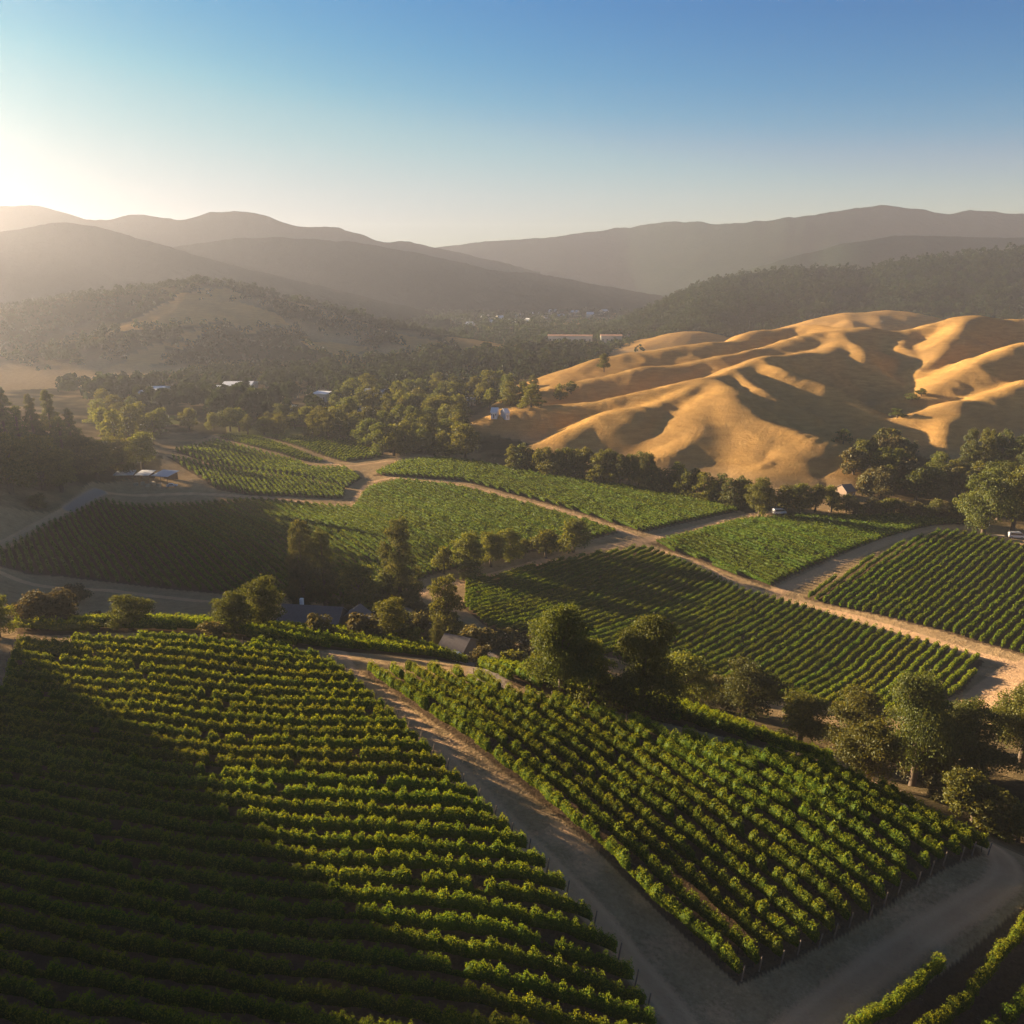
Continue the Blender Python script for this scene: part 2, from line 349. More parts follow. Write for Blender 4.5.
def land_material():
    m, t, out, N = nodes('dry_land'); L = t.links.new
    at = lambda n: N('ShaderNodeAttribute', attribute_name=n).outputs['Fac']
    big, mid, fine = noise(N, t, .02, 5), noise(N, t, .35, 5, .65), noise(N, t, 2.6, 5, .7)
    mp = N('ShaderNodeMapping'); g = N('ShaderNodeNewGeometry'); L(g.outputs['Position'], mp.inputs['Vector']); mp.inputs['Scale'].default_value = (.12, .12, .9)
    streak = noise(N, t, 1.0, 4, .6, mp.outputs['Vector'])
    grass = ramp(N, t, mid, [(.28, (.25, .16, .08)), (.5, (.40, .275, .14)), (.72, (.52, .37, .20))])
    grass = mixc(N, t, .5, grass.outputs['Color'], ramp(N, t, fine, [(.3, (.17, .11, .055)), (.7, (.47, .34, .18))]).outputs['Color'])
    gold = ramp(N, t, streak, [(.30, (.30, .160, .047)), (.5, (.48, .272, .083)), (.7, (.61, .38, .125))])
    gold = mixc(N, t, .5, gold.outputs['Color'], ramp(N, t, fine, [(.3, (.26, .14, .042)), (.7, (.63, .39, .13))]).outputs['Color'])
    bigr = ramp(N, t, big, [(.35, (0, 0, 0)), (.65, (1, 1, 1))]).outputs['Color']
    gold = mixc(N, t, bigr, gold, mixc(N, t, .45, gold, (.27, .17, .075)))
    c = mixc(N, t, at('gold'), grass, gold)
    c = mixc(N, t, at('field'), c, mixc(N, t, fine, (.085, .055, .032), (.19, .13, .075)))
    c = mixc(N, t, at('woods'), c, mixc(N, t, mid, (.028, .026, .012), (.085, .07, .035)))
    c = mixc(N, t, at('green'), c, mixc(N, t, mid, (.10, .12, .03), (.20, .20, .06)))
    # dirt tracks: worn wheel lines, ragged edges broken by noise
    d = N('ShaderNodeMath', operation='MULTIPLY_ADD'); L(fine, d.inputs[0]); d.inputs[1].default_value = .75; L(at('dirt'), d.inputs[2])
    e = N('ShaderNodeMapRange', i_1=.72, i_2=1.05); L(d.outputs[0], e.inputs[0])
    dirt = mixc(N, t, mid, (.46, .28, .145), (.68, .46, .26)); dirt = mixc(N, t, fine, mixc(N, t, .3, dirt, (.32, .20, .11)), dirt)
    dirt = mixc(N, t, at('rut'), dirt, (.64, .42, .24))
    c = mixc(N, t, e.outputs[0], c, dirt)
    gr = mixc(N, t, fine, (.24, .20, .165), (.38, .32, .27))
    c = mixc(N, t, at('gravel'), c, gr)
    b = N('ShaderNodeBsdfDiffuse', i_Roughness=.6); L(c, b.inputs['Color'])
    bp = N('ShaderNodeBump', i_Strength=.7, i_Distance=.35); L(fine, bp.inputs['Height']); tuft = noise(N, t, .75, 3, .7)
    b2 = N('ShaderNodeBump', i_Strength=.55, i_Distance=.8); L(tuft, b2.inputs['Height']); L(bp.outputs[0], b2.inputs['Normal']); L(b2.outputs[0], b.inputs['Normal'])
    L(b.outputs[0], out.inputs[0]); return m
def leaf_material(name, dark, mid, light, trans, tr=.42, objvar=.25, gloss=.04):
    m, t, out, N = nodes(name); L = t.links.new
    at = N('ShaderNodeAttribute', attribute_name='tint').outputs['Fac']
    n1 = noise(N, t, .55, 3)
    s = N('ShaderNodeMath', operation='MULTIPLY_ADD', i_1=.5); L(n1, s.inputs[0]); L(at, s.inputs[2])
    s2 = N('ShaderNodeMath', operation='SUBTRACT', i_1=.25); L(s.outputs[0], s2.inputs[0])
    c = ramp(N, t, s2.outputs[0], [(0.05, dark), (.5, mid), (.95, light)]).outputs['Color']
    oi = N('ShaderNodeObjectInfo'); h = N('ShaderNodeHueSaturation')
    mr = N('ShaderNodeMapRange', i_3=1 - objvar, i_4=1 + objvar); L(oi.outputs['Random'], mr.inputs[0]); L(mr.outputs[0], h.inputs['Value'])
    mh = N('ShaderNodeMapRange', i_3=.485, i_4=.515); L(oi.outputs['Random'], mh.inputs[0]); L(mh.outputs[0], h.inputs['Hue'])
    L(c, h.inputs['Color'])
    d = N('ShaderNodeBsdfDiffuse'); L(h.outputs[0], d.inputs[0])
    tl = N('ShaderNodeBsdfTranslucent'); L(mixc(N, t, 1.0, h.outputs[0], trans, 'MULTIPLY'), tl.inputs[0])
    mx = N('ShaderNodeMixShader', i_0=tr); L(d.outputs[0], mx.inputs[1]); L(tl.outputs[0], mx.inputs[2])
    gl = N('ShaderNodeBsdfGlossy', i_Roughness=.5); gl.inputs['Color'].default_value = (.8, .85, .75, 1)
    m2 = N('ShaderNodeMixShader', i_0=gloss); L(mx.outputs[0], m2.inputs[1]); L(gl.outputs[0], m2.inputs[2])
    L(m2.outputs[0], out.inputs[0]); return m
def plain(name, a, b, scale=3.0, rough=.8, metal=0.0, spec=.3):
    m, t, out, N = nodes(name); p = N('ShaderNodeBsdfPrincipled'); p.inputs['Roughness'].default_value = rough; p.inputs['Metallic'].default_value = metal
    p.inputs['Specular IOR Level'].default_value = spec
    tc = N('ShaderNodeTexCoord')
    t.links.new(mixc(N, t, noise(N, t, scale, 4, .6, tc.outputs['Object']), a, b), p.inputs['Base Color']); t.links.new(p.outputs[0], out.inputs[0]); return m
M = {}
M['land'] = land_material()
M['vine'] = leaf_material('vine_leaves', (.034, .060, .007), (.084, .126, .011), (.165, .188, .015), (2.4, 2.0, .5), .32, .12, .003)
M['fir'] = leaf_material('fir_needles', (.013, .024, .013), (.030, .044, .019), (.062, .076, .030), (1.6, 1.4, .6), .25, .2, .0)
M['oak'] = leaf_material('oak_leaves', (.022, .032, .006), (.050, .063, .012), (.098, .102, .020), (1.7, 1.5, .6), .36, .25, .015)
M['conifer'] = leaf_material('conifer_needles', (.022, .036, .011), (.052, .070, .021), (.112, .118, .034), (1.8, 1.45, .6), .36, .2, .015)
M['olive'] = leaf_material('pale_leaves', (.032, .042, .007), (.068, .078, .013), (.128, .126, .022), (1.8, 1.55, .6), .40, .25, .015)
M['bush'] = leaf_material('bush_leaves', (.034, .034, .013), (.075, .07, .025), (.13, .112, .045), (1.6, 1.3, .6), .32, .25, .015)
M['bark'] = plain('bark', (.05, .035, .022), (.13, .095, .065), 4, .95)
M['post'] = plain('weathered_post', (.12, .085, .06), (.25, .19, .14), 6, .9)
M['white'] = plain('white_roof_metal', (.66, .67, .70), (.82, .82, .82), 1.2, .45)
M['blue'] = plain('blue_grey_roof_metal', (.36, .40, .47), (.5, .54, .6), 1.0, .5)
M['shade'] = plain('dark_roof_shingle', (.12, .10, .09), (.21, .18, .165), 2.5, .85)
M['wall'] = plain('cream_wall', (.52, .47, .40), (.66, .61, .52), .8, .85)
M['brown'] = plain('brown_timber_wall', (.13, .09, .06), (.2, .14, .1), 2, .85)
M['teal'] = plain('teal_trim', (.05, .22, .26), (.08, .3, .33), 2, .6)
M['dark'] = plain('dark_void', (.02, .02, .022), (.04, .04, .042), 2, .5)
M['tile'] = plain('red_clay_roof', (.30, .15, .09), (.42, .22, .14), 2, .85)
M['wood'] = plain('pale_crate_wood', (.34, .26, .17), (.5, .4, .27), 3, .85)
M['tyre'] = plain('tyre_rubber', (.015, .015, .015), (.03, .03, .03), 3, .9)
M['carwhite'] = plain('white_car_paint', (.72, .72, .72), (.8, .8, .8), 1, .3, 0, .5)
M['carblue'] = plain('silver_blue_car_paint', (.36, .40, .47), (.42, .46, .52), 1, .3, 0.3, .5)
m_, t_, o_, N_ = nodes('window_glass'); p_ = N_('ShaderNodeBsdfPrincipled'); p_.inputs['Base Color'].default_value = (.03, .04, .05, 1); p_.inputs['Roughness'].default_value = .08
t_.links.new(p_.outputs[0], o_.inputs[0]); M['glass'] = m_

# ------------------------------------------------------------------ fields and tracks, traced on the ground
def G(px, py): x, y, z = hit(px, py); return (x, y)
def Wg(px, py, Y): x, y, z = W3(px, py, Y); return (x, y)
def gpoly(*pts): return np.array([G(*p) if len(p) == 2 else Wg(*p) for p in pts])
FIELDS = {  # name: outline, row direction, row spacing
 'A': (gpoly((18,643,113),(150,643.5,114),(230,646,113.5),(290,653,112),(330,667,107.5),(352,684),(395,722),(435,760),(475,800),(512,839),(565,896),(612,950),(636,990),(652,1024),(664,1060),(-140,1060),(-140,820),(-45,735),(4,692)), (1, -.2), 2.2),
 'A2': (np.array([Wg(18,630,160), Wg(100,630,164), Wg(200,632,163), Wg(300,637,160), Wg(400,647,158), Wg(470,662,152), Wg(462,668,142), Wg(400,672,124), Wg(340,668,118), Wg(290,656,116), Wg(200,646,120), Wg(100,643,120), Wg(18,643,120)]), (1, -.2), 2.2),
 'B': (gpoly((358,671),(395,696),(437,724.5),(513,779),(577,832),(637,891),(700,950),(738,985),(992,855)) .tolist() + [Wg(922,810,79), Wg(832,771,84), Wg(700,745,88), Wg(612,722,94.5), Wg(512,697,99), Wg(470,677.5,104)], (-.593, .805), 2.05),
 'B2': ([Wg(478,672,116), Wg(594,690,113), Wg(700,715,111), Wg(832,768,92.5), Wg(832,769,87), Wg(700,740,94), Wg(612,720,98), Wg(512,696,103), Wg(478,680,108)], (-.593, .805), 2.05),
 'C': (gpoly((867,1010),(1024,906),(1070,880),(1070,1060),(840,1060)), (.80, .60), 2.6),
 'D': (gpoly((466,584),(520,571),(575,559),(640,549),(655,551),(690,566),(740,591),(800,607),(860,626),(920,643),(984,661),(964,690),(940,704),(870,716),(780,702),(700,690),(620,660),(540,640),(490,630),(464,608)), (1, 1.12), 2.35),
 'E': (gpoly((652,544),(700,532),(745,521),(800,518),(880,516),(958,520),(964,524),(925,528),(880,541),(830,559),(790,577),(768,588),(735,576),(700,561)), (-.55, 1), 2.1),
 'F': (gpoly((802,598),(850,571),(900,546),(940,533),(975,535),(1024,548),(1060,556),(1060,666),(1024,656),(940,631),(870,614)), (1, 1.12), 2.35),
 'G': (gpoly((0,551),(50,524),(105,501),(250,501),(352,509),(368,489),(400,481),(455,487),(520,504),(580,521),(618,533),(560,546),(500,558),(440,572),(400,588),(330,599),(250,597),(150,587),(60,576),(0,566)), (.55, -.835), 2.15),
 'H3': (gpoly((372,476),(400,463),(440,459),(500,468),(540,476),(672,494),(738,512),(690,522),(642,533),(582,514),(522,497),(460,481),(400,477)), (-.5, 1), 2.0),
 'H1': (gpoly((166,456),(200,463),(300,479),(345,489),(343,499),(250,496),(216,489),(195,475)), (.45, -.9), 2.0),
 'H2': (gpoly((171,451),(200,446),(214,441),(250,450),(300,463),(308,469),(344,469),(362,478),(348,488),(300,477),(200,461)), (.45, -.9), 2.1),
 'H4': (gpoly((214,437),(256,438),(336,464),(300,460),(250,446)), (.2, 1), 2.1),
 'H5': (gpoly((266,437),(330,438),(352,441),(384,457),(346,462)), (.2, 1), 2.1),
}
ROADS = [  # centre line, width, is gravel
 ([(338,668,118),(350,676),(380,696),(415,728),(458,774),(500,818),(555,872),(610,932),(668,1004),(705,1060)], 2.4, 0),
 ([(760,1060),(835,1000),(900,950),(985,896),(1006,876),(1003,860),(985,842),(930,812),(875,783),(828,759)], 2.7, 0),
 ([(638,543),(690,562),(740,586),(790,601),(860,619),(940,643),(1024,668),(1060,680)], 3.5, 0),
 ([(380,606),(430,590),(470,581),(540,562),(600,548),(640,541),(700,527),(745,516),(775,512)], 4.2, 0),
 ([(372,482),(400,478),(460,485),(520,500),(580,517),(636,537)], 2.6, 0),
 ([(776,592),(835,564),(885,542),(930,529),(962,527),(985,534),(1024,546),(1060,553)], 4.4, 0),
 ([(0,546),(50,519),(80,503),(110,493),(200,494),(280,499),(345,506),(357,498),(366,486)], 3.0, 0),
 ([(960,716),(990,690),(1015,672),(1040,662)], 6.0, 0),
 ([(216,437),(258,442),(300,455),(345,466)], 2.6, 0), ([(300,468),(345,466),(400,460)], 2.2, 0),
 ([(488,684),(491,670),(486,656),(470,646),(440,634)], 4.5, 1), ([(440,634),(405,612),(380,596)], 3.6, 1),
 ([(0,572),(100,590),(200,601),(290,606)], 2.0, 0),
 ([(70,509),(85,499),(100,491)], 4.5, 1), ([(440,655,156),(470,660,154),(490,668,150)], 4.0, 1),
]
_b = np.array(FIELDS['B'][0])
GUIDE = np.concatenate([[_b[7] + (_b[7] - _b[4]) * 1.2], _b[[7, 6, 5, 4, 3, 2, 1, 0]], [_b[0] + (_b[0] - _b[2]) * 1.0]])   # the curved road edge the rows follow
def inside(x, y, poly):
    p = np.asarray(poly); c = np.zeros(x.shape, bool); j = len(p) - 1
    for i in range(len(p)):
        xi, yi = p[i]; xj, yj = p[j]
        if yi != yj:
            c ^= ((yi > y) != (yj > y)) & (x < (xj - xi) * (y - yi) / (yj - yi) + xi)
        j = i
    return c
def dist_line(x, y, pts):
    d = np.full(x.shape, 1e9)
    for (x0, y0), (x1, y1) in zip(pts[:-1], pts[1:]):
        dx, dy = x1 - x0, y1 - y0; t = np.clip(((x-x0)*dx + (y-y0)*dy) / (dx*dx + dy*dy + 1e-9), 0, 1)
        d = np.minimum(d, np.hypot(x - x0 - t*dx, y - y0 - t*dy))
    return d
near = (np.hypot(GX, GY) < 760) & (np.abs(GT) < R(40)) & (np.hypot(GX, GY) > 30)
nx, ny = GX[near], GY[near]
dirt = np.zeros(nx.shape); rut = np.zeros(nx.shape); grav = np.zeros(nx.shape); field = np.zeros(nx.shape)
for pts, w, gvl in ROADS:
    l = smooth_line([(*(G(*p) if len(p) == 2 else Wg(*p)), 0) for p in pts], 6); l = [(a, b) for a, b, _ in l]
    d = dist_line(nx, ny, l)
    k = np.clip((w * .5 + .9 - d) / 1.4, 0, 1)
    if gvl: grav = np.maximum(grav, k)
    dirt = np.maximum(dirt, k); 
    if w < 5: rut = np.maximum(rut, np.clip(1 - np.abs(d - .85) / .45, 0, 1) * .6)
for k, (poly, dr, s) in FIELDS.items(): field = np.maximum(field, inside(nx, ny, poly).astype(float))
BARE = [gpoly((340,672),(430,728),(512,822),(567,885),(640,975),(690,1060),(770,1060),(738,986),(640,893),(577,834),(513,781),(437,726),(358,672)),
        gpoly((738,986),(992,857),(1006,868),(985,900),(835,1005),(780,1040),(730,1010)),
        gpoly((964,692),(990,662),(1024,668),(1024,690),(960,735),(935,712))]
bare = np.zeros(nx.shape)
for p in BARE: bare = np.maximum(bare, inside(nx, ny, p).astype(float))
bare *= np.clip(.47 + .5 * vnoise(nx, ny, 2.2, 31) + .4 * vnoise(nx, ny, 7, 32), 0, 1)
dirt = np.maximum(dirt, bare * .62); field *= 1 - np.clip(dirt * 1.5, 0, 1)
def full(a):
    z = np.zeros(GX.shape); z[near] = a; return z
A_DIRT, A_RUT, A_GRAV, A_FIELD = full(dirt), full(rut), full(grav), full(field)
# woods floor and clearings
WOODPX = [  # pixel outlines of tree-covered ground
 [(-20,392),(60,388),(130,384),(200,372),(300,366),(400,360),(520,352),(600,352),(640,372),(560,402),(470,425),(430,455),(380,452),(330,436),(215,434),(160,452),(120,440),(60,440),(-20,430)],
 [(430,455),(470,430),(520,440),(600,470),(700,487),(748,497),(744,512),(672,492),(540,474),(500,466)],
 [(745,490),(850,490),(880,452),(910,452),(960,470),(1040,440),(1040,530),(965,520),(880,514),(745,516)],
 [(-20,430),(60,418),(120,442),(165,452),(160,470),(90,482),(70,510),(20,510),(-20,500)],
 [(205,640),(240,590),(290,600),(380,570),(420,600),(470,630),(520,650),(520,690),(440,650),(300,630)],
 [(520,690),(530,650),(600,655),(700,690),(780,705),(880,712),(960,735),(1040,720),(1040,860),(985,840),(800,748),(700,712),(594,688)],
]
WPOLY = [gpoly(*p) for p in WOODPX]
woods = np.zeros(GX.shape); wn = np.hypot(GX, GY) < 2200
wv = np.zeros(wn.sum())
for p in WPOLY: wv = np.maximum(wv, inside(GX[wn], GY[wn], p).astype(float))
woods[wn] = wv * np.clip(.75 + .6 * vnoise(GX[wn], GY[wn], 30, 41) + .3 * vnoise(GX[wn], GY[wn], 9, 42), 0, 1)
CLEARPX = [[(118,322),(165,303),(196,290),(226,289),(252,303),(286,320),(262,330),(205,326),(150,330),(120,330)], [(60,372),(140,352),(205,332),(215,336),(160,356),(178,372),(120,384)],
           [(302,341),(340,343),(372,356),(385,366),(350,368),(325,356)], [(398,334),(446,345),(452,354),(420,352),(400,345)], [(440,331),(475,337),(518,352),(500,360),(470,350),(445,342)]]
CPOLY = [gpoly(*p) for p in CLEARPX]
LH = np.clip(HILLS['left'] / 6, 0, 1); clear = np.zeros(GX.shape); cv_ = np.zeros(wn.sum())
for p in CPOLY: cv_ = np.maximum(cv_, inside(GX[wn] + 9 * vnoise(GX[wn], GY[wn], 25, 45), GY[wn] + 22 * vnoise(GX[wn], GY[wn], 30, 46), p).astype(float))
clear[wn] = cv_
woods = np.maximum(woods, LH * (1 - clear) * np.clip(.8 + .8 * vnoise(GX, GY, 60, 43), 0, 1)) * (1 - np.clip(A_FIELD + A_DIRT * 2, 0, 1))
dist_ = np.hypot(GX, GY)
woods = np.maximum(woods, np.clip((dist_ - 900) / 300, 0, 1) * np.clip(.55 + 1.1 * vnoise(GX, GY, 130, 44), 0, 1) * (HILLS['pale'] < 1))
gold = np.clip(np.maximum(HILLS['gold'], HILLS['pale']) / 5, 0, 1); gold = np.maximum(gold, clear * .75 * LH); woods *= 1 - gold
LITPX = [[(548,336),(592,336),(592,343),(548,344)], [(600,336),(622,336),(622,343),(600,344)], [(625,334),(645,332),(648,342),(625,343)]]
for p in LITPX: gold[wn] = np.maximum(gold[wn], inside(GX[wn], GY[wn], gpoly(*p)).astype(float)); woods[wn] *= 1 - inside(GX[wn], GY[wn], gpoly(*p))
green = np.zeros(GX.shape)
for p in ([(250,425),(330,428),(345,436),(215,436)], [(130,412),(200,416),(190,424),(120,424)], [(440,374),(470,374),(520,376),(520,381),(440,380)], [(225,425),(250,425),(330,436),(230,437)]):
    pp = gpoly(*p); green[wn] = np.maximum(green[wn], inside(GX[wn], GY[wn], pp) * .9); woods[wn] *= 1 - inside(GX[wn], GY[wn], pp)

# ------------------------------------------------------------------ ground objects
n_, m_c = GX.shape
_v = np.stack([GX, GY, GZ], -1).reshape(-1, 3)
_i = (np.arange(n_ - 1)[:, None] * m_c + np.arange(m_c - 1)[None]).ravel()
_f = np.stack([_i, _i + m_c, _i + m_c + 1, _i + 1], 1)[:, ::-1].copy()
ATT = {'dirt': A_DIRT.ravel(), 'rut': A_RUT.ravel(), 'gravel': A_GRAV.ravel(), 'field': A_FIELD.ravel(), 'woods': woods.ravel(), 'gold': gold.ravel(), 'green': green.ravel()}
face = lambda a: a.ravel()[_f].mean(1)
sel_road = face(A_DIRT) > .72; sel_gold = (face(HILLS['gold']) > 1.5) & ~sel_road; sel_hill = (face(np.maximum(HILLS['left'], HILLS['pale'])) > 1.5) & ~sel_road & ~sel_gold
sel_soil = (face(A_FIELD) > .5) & ~sel_road & ~sel_gold & ~sel_hill
def sub(name, sel):
    ids, inv = np.unique(_f[sel], return_inverse=True)
    o = mesh_np(name, _v[ids], inv.reshape(-1, 4), M['land'], attrs={k: a[ids] for k, a in ATT.items()}); o['kind'] = 'structure'; return o
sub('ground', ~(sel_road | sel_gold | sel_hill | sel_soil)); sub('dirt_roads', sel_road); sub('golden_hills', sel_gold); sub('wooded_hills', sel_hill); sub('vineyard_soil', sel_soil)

# ------------------------------------------------------------------ distant mountain ranges
def range_material(name, a, b, c, s):
    m, t, out, N = nodes(name); n1 = noise(N, t, .012 * s, 6, .6); n2 = noise(N, t, .09 * s, 4, .7)
    col = mixc(N, t, .45, ramp(N, t, n1, [(.35, a), (.55, b), (.75, c)]).outputs['Color'], ramp(N, t, n2, [(.35, a), (.7, b)]).outputs['Color'])
    d = N('ShaderNodeBsdfDiffuse', i_Roughness=.5); t.links.new(col, d.inputs[0])
    bp = N('ShaderNodeBump', i_Strength=.9, i_Distance=8.0); t.links.new(n2, bp.inputs['Height']); t.links.new(bp.outputs[0], d.inputs['Normal'])
    t.links.new(d.outputs[0], out.inputs[0]); return m
M['range'] = range_material('far_forest', (.010, .020, .015), (.017, .028, .019), (.036, .040, .024), .5)
M['ridge'] = range_material('near_forest', (.013, .022, .012), (.024, .034, .018), (.07, .065, .035), 1)
RANGE = {}
def mountain(name, prof, mat, front, seed, amp, rough=0.0, nu=70, step=3.0, zb=-96, freq=1.0, back=.5):
    """a range whose skyline runs through the given profile (px, py, distance)"""
    p = np.array(prof, float); px = np.arange(p[0, 0], p[-1, 0] + .1, step)
    cs = np.array(smooth_line([tuple(q) for q in prof], 8)); o = np.argsort(cs[:, 0])
    py = np.interp(px, cs[o, 0], cs[o, 1]); Y = np.interp(px, cs[o, 0], cs[o, 2])
    py = py + .9 * vnoise(px, px * 0 + seed, 14, seed + 5) + .4 * vnoise(px, px * 0, 5, seed + 6)
    u_ = (px - 512) / FPX; v_ = -(py - 512) / FPX; yw = COSP + SINP * v_; t = Y / yw
    cx, cz = u_ * t, (-SINP + COSP * v_) * t
    uu = np.concatenate([-np.linspace(back, .04, 10), np.linspace(0, 1, nu)])
    U, I = np.meshgrid(uu, np.arange(len(px)), indexing='ij')
    CX, CY, CZ = cx[I], Y[I], cz[I]; r = np.hypot(CX, CY)
    k = 1 - U * front / r; X, Yy = CX * k, CY * k
    a = np.clip(np.abs(U), 0, 1); g = (1 - a) ** 1.15
    s = r * np.arctan2(CX, CY)                      # metres along the range
    sx = s + 150 * vnoise(s, U * 500, 420 / freq, seed + 2) * np.clip(a * 2, 0, 1) + 40 * vnoise(s, U * 500, 110 / freq, seed + 8)
    n1 = 1 - 2 * np.abs(vnoise(sx, U * 260, 300 / freq, seed)); n2 = 1 - 2 * np.abs(vnoise(sx, U * 330, 120 / freq, seed + 1)); n3 = vnoise(X, Yy, 45 / freq, seed + 3)
    env = np.clip(a * 1.6, 0, 1) ** 1.5 * (1 - a) ** .6
    Z = zb + (CZ - zb) * g + amp * env * (n1 * .7 + n2 * .35 + n3 * .12)
    if rough: Z += rough * (np.random.default_rng(seed).random(Z.shape) - .3) * np.clip(1 - a, .3, 1)
    nU, nI = Z.shape; ii = (np.arange(nU - 1)[:, None] * nI + np.arange(nI - 1)[None]).ravel()
    f = np.stack([ii, ii + 1, ii + nI + 1, ii + nI], 1)[:, ::-1]
    o = mesh_np(name, np.stack([X, Yy, Z], -1).reshape(-1, 3), f, mat); o['kind'] = 'structure'
    RANGE[name + str(seed)] = (X, Yy, Z); return o
mountain('mountains', [(380,262,3450),(430,249,3450),(460,244.5,3450),(500,240.5,3450),(560,236,3450),(620,228,3510),(680,221.5,3250),(720,224,3055),(760,221,2925),(800,216.5,2850),(835,212,2850),(860,207.5,2850),(885,205.5,2850),(910,207.5,2850),(945,213.5,2850),(975,210.5,2850),(1024,214,2850),(1120,206,2850),(1300,215,2850)], M['range'], 640, 3, 36)
mountain('mountains', [(640,300,2566),(700,285,2519),(760,266,2176),(820,250,2127),(860,241,2080),(910,235,2080),(960,237,2080),(1024,237,2080),(1150,230,2080)], M['range'], 330, 9, 26)
mountain('mountains', [(-900,170,2400),(-600,185,2475),(-300,190,2550),(-120,203,2550),(-40,207,2550),(0,206.5,2550),(30,205.5,2550),(60,211,2550),(95,220.5,2550),(130,215.5,2550),(150,216,2550),(178,219.5,2550),(215,212,2550),(240,211.5,2550),(270,217.5,2588),(300,226,2625),(340,228.5,2625),(380,241,2625),(406,241.5,2625),(450,250,2625),(500,262,2625),(540,272,2588)], M['range'], 520, 17, 45)
mountain('mountains', [(150,250,2025),(250,238,2025),(340,241,2062),(400,250,2100),(456,261,2100),(496,270,2138),(539,274,2138),(592,284,2175),(630,290,2175),(665,297,2175),(710,312,2175)], M['range'], 330, 23, 32)
mountain('mountains', [(-900,165,1500),(-700,225,1560),(-560,160,1600),(-450,232,1640),(-365,163,1680),(-305,236,1690),(-245,168,1700),(-195,238,1710),(-145,186,1730),(-95,233,1760),(-40,232,1785),(0,231,1794),(30,226.5,1794),(56,222.5,1794),(80,224,1794),(100,227,1794),(150,241.5,1794),(200,256,1755),(232,265,1755),(290,279,1716),(340,291,1677),(400,305,1638),(450,316,1599)], M['range'], 430, 31, 40)  # jagged peaks beyond the left edge are invented, to throw shafts through the haze
mountain('forested_ridge', [(560,338,1290),(600,330,1342),(640,313,1393),(684,290,1445),(700,283,1453),(740,275,1462),(780,271,1462),(830,268.5,1453),(862,269.5,1445),(900,262,1428),(940,257.5,1410),(990,252,1393),(1024,251,1376),(1150,240,1359),(1350,245,1342)], M['ridge'], 430, 47, 26, 3.0, 130, 1.6, freq=2.2)

# ------------------------------------------------------------------ vine rows
VSEED = [0]
def scan_rows(poly, d, sp):
    """straight rows inside an outline: list of (x0,y0,x1,y1)"""
    p = np.asarray(poly, float); d = np.array(d, float); d /= np.hypot(*d); n = np.array([-d[1], d[0]])
    a = p @ d; b = p @ n; out = []
    bb = np.arange(math.ceil(b.min() / sp) * sp + .3, b.max(), sp)
    for q in bb:
        xs = []
        for i in range(len(p)):
            j = (i + 1) % len(p)
            if (b[i] > q) != (b[j] > q): xs.append(a[i] + (a[j] - a[i]) * (q - b[i]) / (b[j] - b[i]))
        xs.sort()
        for s, e in zip(xs[::2], xs[1::2]):
            if e - s > 4: out.append(np.array([d*s + n*q, d*e + n*q]))
    return out
def guide_rows(poly, guide, sp, nmax):
    """rows running parallel to a curved guide line, clipped to an outline"""
    g = np.array([(a, b) for a, b, _ in smooth_line([(*p, 0) for p in guide], 10)])
    for _ in range(12): g[1:-1] = .5 * g[1:-1] + .25 * (g[:-2] + g[2:])
    d = np.gradient(g, axis=0); d /= np.hypot(d[:, 0], d[:, 1])[:, None]; nr = np.stack([d[:, 1], -d[:, 0]], 1); out = []
    for q in range(nmax):
        c = g + nr * (.5 + q * sp)
        s = np.concatenate([[0], np.cumsum(np.hypot(*np.diff(c, axis=0).T))]); t = np.arange(0, s[-1], .5)
        x = np.interp(t, s, c[:, 0]); y = np.interp(t, s, c[:, 1]); k = inside(x, y, poly)
        if k.sum() < 10: continue
        i = np.nonzero(k)[0]; cut = np.nonzero(np.diff(i) > 1)[0]; seg = max(np.split(i, cut + 1), key=len)
        if len(seg) > 10: out.append(np.stack([x[seg], y[seg]], 1)[::4] if len(seg) > 24 else np.stack([x[seg], y[seg]], 1))
    return out
def hash1(i, seed): 
    h = np.sin(i * 127.1 + seed * 311.7) * 43758.5453
    return h - np.floor(h)
